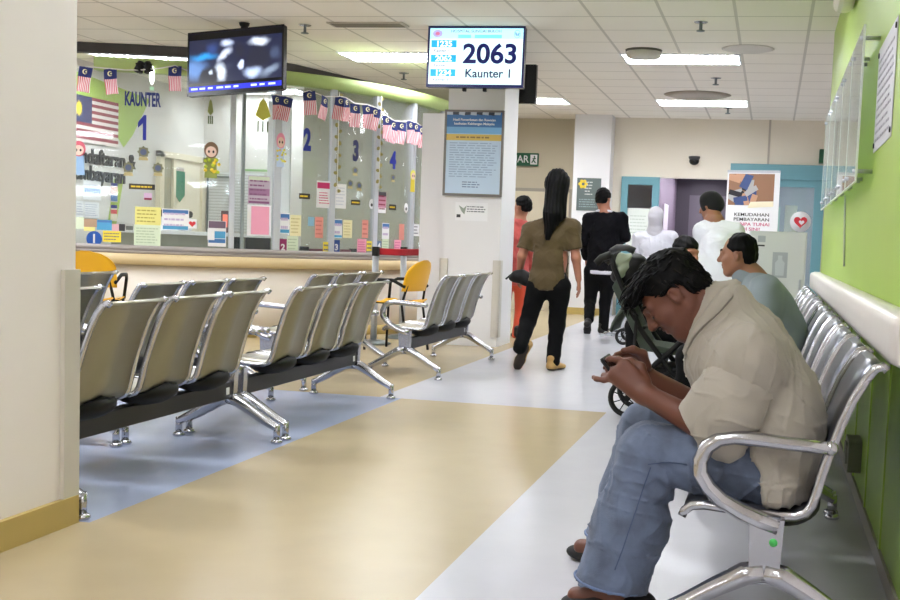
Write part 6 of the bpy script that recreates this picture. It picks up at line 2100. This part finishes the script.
# trousers
fj, fk = fold_noise(51, .004, 45, (1, 1, .55)), ridges(52, .008, 60, (1, .7, .8), 5, 6)
kL, aL, kR, aR = g['knL'], g['anL'], g['knR'], g['anR']
def jean_fold(p):
    kn = np.exp(-(((p - (kL + V3(.08, 0, -.07))) / .10) ** 2).sum(1))
    hp_ = np.clip((p[:, 0] + .25) / .2, 0, 1)
    return fj(p) + fk(p) * (.65 + hp_ * .7) + kn * .007 * np.sin((p @ _n(V3(.6, 0, .8))) * 120)
BT = [ec(g['pelvis'] - V3(0, 0, .025), g['pelvis'] + V3(.01, 0, .07),   .172, .118, .17, .112, (0, 1, 0), .05)]
for hq, kq, aq in ((g['hipL'], kL, aL), (g['hipR'], kR, aR)):
    BT += [rc(hq + V3(0, 0, .005), kq + V3(.01, 0, 0), .108, .082, .04), rc(kq, kq + (aq - kq) * .5, .086, .098, .05), rc(kq + (aq - kq) * .5, aq + V3(-.015, 0, .0), .098, .104, .04)]
    BT.append(((lambda p, aq=aq: np.where(np.linalg.norm((p - aq)[:, :2], axis=1) < .22, (p - (aq + V3(-.02, 0, .008))) @ _n(V3(-.16, 0, -1)) - (.0), -.05)), .004, 'i'))
for aq in (aL, aR):
    BT.append(rc(aq + V3(-.02, 0, -.06), aq + V3(-.01, 0, .05), .082, .076, .006, 's'))
BT.append(rc(aR + V3(0, 0, -.3), aR + V3(0, 0, -.3001), .01, .01, .01))
body_mesh('jeans', BT, lo, hi, .005, [denim], man, jean_fold)
stitch = mat('denim_seam', (66, 82, 112), .8)
# seams and pocket edges of the near leg
jeans_o = bpy.data.objects['jeans']
px_line('side_seam', jeans_o, [(649, 474), (641, 500), (631, 530), (620, 560), (612, 582)], 3.0, .0017, stitch)
px_line('knee_seam', jeans_o, [(646, 470), (660, 464), (676, 460), (690, 463)], 3.0, .0015, stitch)
for aq in (aL, aR):
    hm_ = MB()
    hm_.tube([aq + V3(-.017 + .104 * math.cos(t), .104 * math.sin(t), .014 - .016 * math.cos(t) - .002) for t in np.linspace(0, 2 * PI, 30)[:-1]], .004, 6, closed=True)
    hm_.build('hem_stitching', mat('denim_hem', (104, 122, 156), .85), man)
# slippers
for aq, tq in ((aL, g['toeL']), (aR, g['toeR'])):
    hl_ = V3(aq[0] + (.115 if aq is aL else .065), aq[1], 0); tn_ = _n(V3(tq[0] - aq[0], tq[1] - aq[1], 0))
    shoe('slipper', hl_, hl_ + tn_ * .275, black_rubber, man, (0, 0, 1), .03, None, .047, .005)
# hair: short sides, thick wavy top falling over the forehead
P, dd = hair_short(g['head'], HA, .93, .004, .0, 7, .062, -.075)
P = P[:2] + [el(W(.03, 0, .078), np.array((.082, .072, .034)) * .93, HA, .03), el(W(.090, 0, .062), np.array((.028, .062, .032)) * .93, HA, .02), el(W(-.06, 0, .06), np.array((.06, .072, .045)) * .93, HA, .03), el(W(-.09, 0, -.015), np.array((.02, .05, .05)) * .93, HA, .02)] + P[2:]
def tuft(p):
    q = (p - g['head']) @ HA.T
    topm = np.clip((q[:, 2] - .03) / .06, 0, 1)
    return dd(p) * .8 + topm * (.006 * np.sin(q[:, 0] * 62 + 2.5 * np.sin(q[:, 1] * 48)) * np.sin(q[:, 1] * 75 + 1.2) - .002)
body_mesh('hair', P, *bounds([g['head']], .19), .0036, [hair_black], man, tuft)
hair_o = bpy.data.objects[[o.name for o in bpy.data.objects if o.name.startswith('hair') and o.parent == man][0]]
tf = MB(); rd = random.Random(17); nv = len(hair_o.data.polygons)
hc = Vector([float(v) for v in g['head']]); fA, lA, uA = [Vector([float(v) for v in r_]) for r_ in HA]
for k in range(420):
    po = hair_o.data.polygons[rd.randrange(nv)]
    p, n = po.center, po.normal
    q = p - hc; x, z = q.dot(fA), q.dot(uA)
    if n.dot(q) < 0:
        continue
    if x > .0:
        d = fA * 1.0 - uA * .25 + lA * rd.uniform(-.2, .2)
    elif z > .06:
        d = fA * .5 + lA * rd.uniform(-.25, .25)
    else:
        d = -uA * 1.0 - fA * .2 + lA * rd.uniform(-.2, .2)
    d = d - n * d.dot(n)
    if d.length < .1:
        continue
    d.normalize(); L_ = rd.uniform(.024, .046) * (1.2 if x > 0 and z > .04 else .7)
    tf.tube([p - n * .002, p + d * L_ * .5 + n * L_ * .07, p + d * L_ + n * L_ * .0], [.0035, .003, .0008], 5)
tf.build('hair_tufts', hair_black, man)
for s_ in (-1, 1):
    MB().tube([W(.104, s_ * .015, .034), W(.097, s_ * .034, .041), W(.080, s_ * .053, .033)], [.004, .0055, .003], 6, flat=(.7, 1)).build('eyebrow', hair_black, man)
for s_ in (-1, 1):
    MB().tube([W(.0935, s_ * .020, -.003), W(.0945, s_ * .0315, -.0055), W(.089, s_ * .045, -.003)], [.0016, .0026, .0014], 6).build('eyelashes', ink_black, man)
mu = MB(); mu.tube([W(.1015, -.022, -.046), W(.108, -.008, -.041), W(.108, .008, -.041), W(.1015, .022, -.046)], [.002, .0035, .0035, .002], 6, flat=(.6, 1)); mu.build('moustache', mat('stubble', (54, 36, 30), .8), man)
# the phone
PM = frame((-.437, YM + .005, .708), (0, 1, 0), (-.62, 0, .78))
phn = thing('mobile_phone', 'dark mobile phone held sideways in both hands of the man in the beige shirt', 'phone', M=PM)
MB().rbox((-.076, -.036, -.008), (.076, .036, 0), .008, axis=2).build('body', black_plastic, phn)
MB().box((-.070, -.033, 0), (.070, .033, .0008)).build('display', screen_black, phn)
cl = MB().rbox((-.07, .012, -.0105), (-.04, .032, -.008), .004, axis=2); cl.build('camera_bump', dark_grey, phn)

# ================================================================== STROLLER, WHEELCHAIR
def wheel(parent, c, r, axis, tyre=.014, spokes=9, name='wheel'):
    M = frame(c, *((( 1, 0, 0), (0, 0, 1)) if axis == 'y' else ((0, 1, 0), (0, 0, 1))))
    mb = MB()
    n = 30
    mb.tube([M @ Vector((math.cos(2 * PI * k / n) * (r - tyre), math.sin(2 * PI * k / n) * (r - tyre), 0)) for k in range(n)], tyre, 8, 0, closed=True)
    w_ = mb.build(name, black_rubber, parent)
    sp_ = MB()
    for k in range(spokes):
        a = 2 * PI * k / spokes
        sp_.tube([M @ Vector((0, 0, 0)), M @ Vector((math.cos(a) * (r - tyre), math.sin(a) * (r - tyre), 0))], max(.003, r * .03), 6)
    sp_.tube([M @ Vector((math.cos(2 * PI * k / n) * (r - 2 * tyre), math.sin(2 * PI * k / n) * (r - 2 * tyre), 0)) for k in range(n)], max(.004, tyre * .35), 6, 0, closed=True)
    sp_.build('spokes', alu if r > .2 else black_plastic, w_)
    MB().tube([M @ Vector((0, 0, -.025)), M @ Vector((0, 0, .025))], r * .16, 10).build('hub', black_plastic, w_)
    return w_

olive_canvas = cloth('olive_canvas', (60, 70, 60), .85)
sr = thing('baby_stroller', 'black folding baby stroller with olive back, behind the man in the beige shirt', 'stroller', (-.62, 7.1, 0))
for y in (-.21, .21):
    wheel(sr, (-.20, y, .125), .122, 'y')
    wheel(sr, (.30, y, .125), .122, 'y')
    MB().tube([(-.34, y, 1.0), (-.32, y, .92), (-.14, y, .55), (.06, y, .30), (.30, y, .125)], .017, 8).build('rear_frame_tube', black_plastic, sr)
    MB().tube([(-.20, y, .125), (-.08, y, .30), (.10, y, .48), (.36, y, .60)], .017, 8).build('front_frame_tube', black_plastic, sr)
    MB().tube([(-.16, y, .2), (.36, y, .44)], .013, 8).build('cross_brace', black_plastic, sr)
    MB().tube([(-.34, y, 1.0), (-.40, y, .975), (-.43, y, .94)], .024, 8).build('handle_grip', black_rubber, sr)
MB().tube([(-.14, -.21, .55), (-.14, .21, .55)], .012, 8).build('cross_bar', black_plastic, sr)
bk = MB()
bk.prism([(-.30, -.20, .86), (-.33, -.20, .80), (-.13, -.20, .42), (.10, -.20, .40), (.30, -.20, .46), (.30, -.2, .49), (.1, -.2, .44), (-.09, -.2, .46)], (0, .40, 0))
bk.build('seat_fabric', olive_canvas, sr, bevel=.01)
cn = MB()
rings = []
for k in range(9):
    a = PI * (.98 - .55 * k / 8)
    cx_, cz_ = -.03, .52
    rr = .30
    rings.append([Vector((cx_ + rr * math.cos(a) * (1 if j not in (0, 8) else 1), -.22 + .44 * j / 8, cz_ + rr * math.sin(a) * (.75 + .25 * math.sin(PI * j / 8)))) for j in range(9)])
o_ = [[p * 1 for p in r_] for r_ in rings]
cn.loft([r_ + [p + Vector((.012, 0, -.012)) for p in r_[::-1]] for r_ in rings], 0, True)
cn.build('canopy', olive_canvas, sr)
bsk = MB().prism([(-.12, -.19, .2), (.26, -.19, .2), (.30, -.19, .34), (-.06, -.19, .32)], (0, .38, 0)); bsk.build('basket', black_plastic, sr)
MB().tube([(-.165, -.22, .62), (-.17, -.24, .45), (-.18, -.235, .33)], .012, 6, flat=(.4, 1)).build('strap', black_plastic, sr)
MB().tube([(.05, -.2, .62), (.02, -.22, .70), (.02, .22, .70), (.05, .2, .62)], .015, 8).build('bumper_bar', black_plastic, sr)
bgp = y_(626, 267, 7.0)
bp_ = thing('diaper_bag', 'black and sage green bag hanging on the stroller handle', 'bag', tuple(bgp))
P = [el((.04, 0, -.03), (.11, .09, .09), None, .02), el((.06, -.02, .03), (.07, .07, .06), None, .03), el((-.03, 0, -.06), (.06, .07, .05), None, .03)]
body_mesh('bag_body', P, (-.2, -.2, -.2), (.25, .2, .2), .007, [black_plastic], bp_, fold_noise(9, .006, 50))
P = [el((.0, -.07, .04), (.055, .03, .055), None, .02), el((.045, -.06, .01), (.03, .03, .05), None, .02), el((-.02, -.07, -.02), (.03, .03, .05), None, .02)]
body_mesh('sage_pouch', P, (-.15, -.15, -.15), (.15, .05, .15), .006, [cloth('sage_cloth', (142, 152, 132), .85)], bp_, fold_noise(10, .007, 80))
MB().tube([(-.10, .02, .09), (-.06, .0, .115), (0, 0, .12), (.05, 0, .1)], .022, 8).build('carry_handle', dark_grey, bp_)

wc = thing('wheelchair', 'chrome framed wheelchair standing beyond the stroller', 'wheelchair', (-1.2, 12.2, 0))
for y in (-.26, .26):
    wheel(wc, (.12, y, .30), .30, 'y', .014, 16, 'rear_wheel')
    wheel(wc, (-.30, y * .9, .09), .09, 'y', .014, 6, 'caster')
    MB().tube([(.22, y * .85, .92), (.20, y * .85, .50), (.12, y * .85, .30), (-.28, y * .85, .26), (-.3, y * .85, .13)], .013, 8).build('side_frame', chrome, wc)
    MB().tube([(.20, y * .85, .70), (-.2, y * .85, .70), (-.24, y * .85, .50), (-.42, y * .6, .14), (-.52, y * .6, .10)], .013, 8).build('arm_tube', chrome, wc)
    MB().rbox((-.18, y * .85 - .025, .705), (.16, y * .85 + .025, .735), .01, axis=1).build('arm_pad', black_plastic, wc)
    MB().box((-.56, y * .6 - .06, .085), (-.42, y * .6 + .06, .10)).build('footplate', alu, wc)
    MB().tube([(.22, y * .85, .92), (.34, y * .85, .93)], .017, 8).build('push_grip', black_rubber, wc)
MB().rbox((-.24, -.21, .47), (.18, .21, .51), .02, axis=1).build('seat', black_plastic, wc)
MB().rbox((.185, -.21, .5), (.215, .21, .88), .01, axis=1).build('backrest', black_plastic, wc)
# person sitting in a chair beyond, only the top of the head shows
Yd = 8.35
pc = y_(686, 252, Yd)
J = dict(head=pc + V3(0, 0, -.01), neck=pc + V3(.02, 0, -.17), shL=pc + V3(.04, -.17, -.26), shR=pc + V3(.04, .17, -.26), chest=pc + V3(.04, 0, -.33), mid=pc + V3(.06, 0, -.46), pelvis=pc + V3(.07, 0, -.57),
         elL=pc + V3(.05, -.22, -.48), wrL=pc + V3(-.15, -.15, -.5), elR=pc + V3(.05, .22, -.48), wrR=pc + V3(-.15, .15, -.5), hipL=pc + V3(.03, -.09, -.58), hipR=pc + V3(.03, .09, -.58),
         knL=pc + V3(-.33, -.11, -.56), knR=pc + V3(-.33, .11, -.56), anL=pc + V3(-.33, -.11, 0), anR=pc + V3(-.33, .11, 0), depth=V3(.11, .11, .11))
for q in 'LR':
    J['an' + q][2] = .09; J['toe' + q] = J['an' + q] + V3(-.13, 0, -.05)
A3 = axes_of((.75, -.62, -.15), (0, 0, 1))
md, g3, W3, tor3, lo3, hi3 = seated('dark-haired person sitting beyond the stroller, only the top of the head showing', J, A3, skin_mid, greyblue, black_trousers, shoe_black, hair_black, .95, .95, .008)
body_mesh('top', tor3(.014) + [rc(g3['sh' + q], g3['el' + q], .07, .06, .04) for q in 'LR'], lo3, hi3, .010, [cloth('slate_top', (70, 74, 84), .85)], md)
body_mesh('trousers', [rc(g3['hip' + q], g3['kn' + q], .1, .08, .03) for q in 'LR'] + [rc(g3['kn' + q], g3['an' + q], .075, .06, .02) for q in 'LR'], lo3, hi3, .010, [black_trousers], md)
P, dd = hair_short(g3['head'], A3, .95, .012, .014, 9, .05, -.06)
body_mesh('hair', P, *bounds([g3['head']], .17), .006, [hair_black], md, dd)
st_ = thing('folding_stool', 'black stool under the seated dark-haired person beyond the stroller', 'stool', (float(pc[0]) + .03, Yd, 0))
zt = float(g3['pelvis'][2]) - .125
MB().rbox((-.2, -.2, zt - .04), (.2, .2, zt), .03, axis=2).build('seat', black_plastic, st_)
for x in (-.16, .16):
    for y in (-.16, .16):
        MB().tube([(x, y, 0), (x * .9, y * .9, zt - .03)], .014, 8).build('leg', alu_dark, st_)
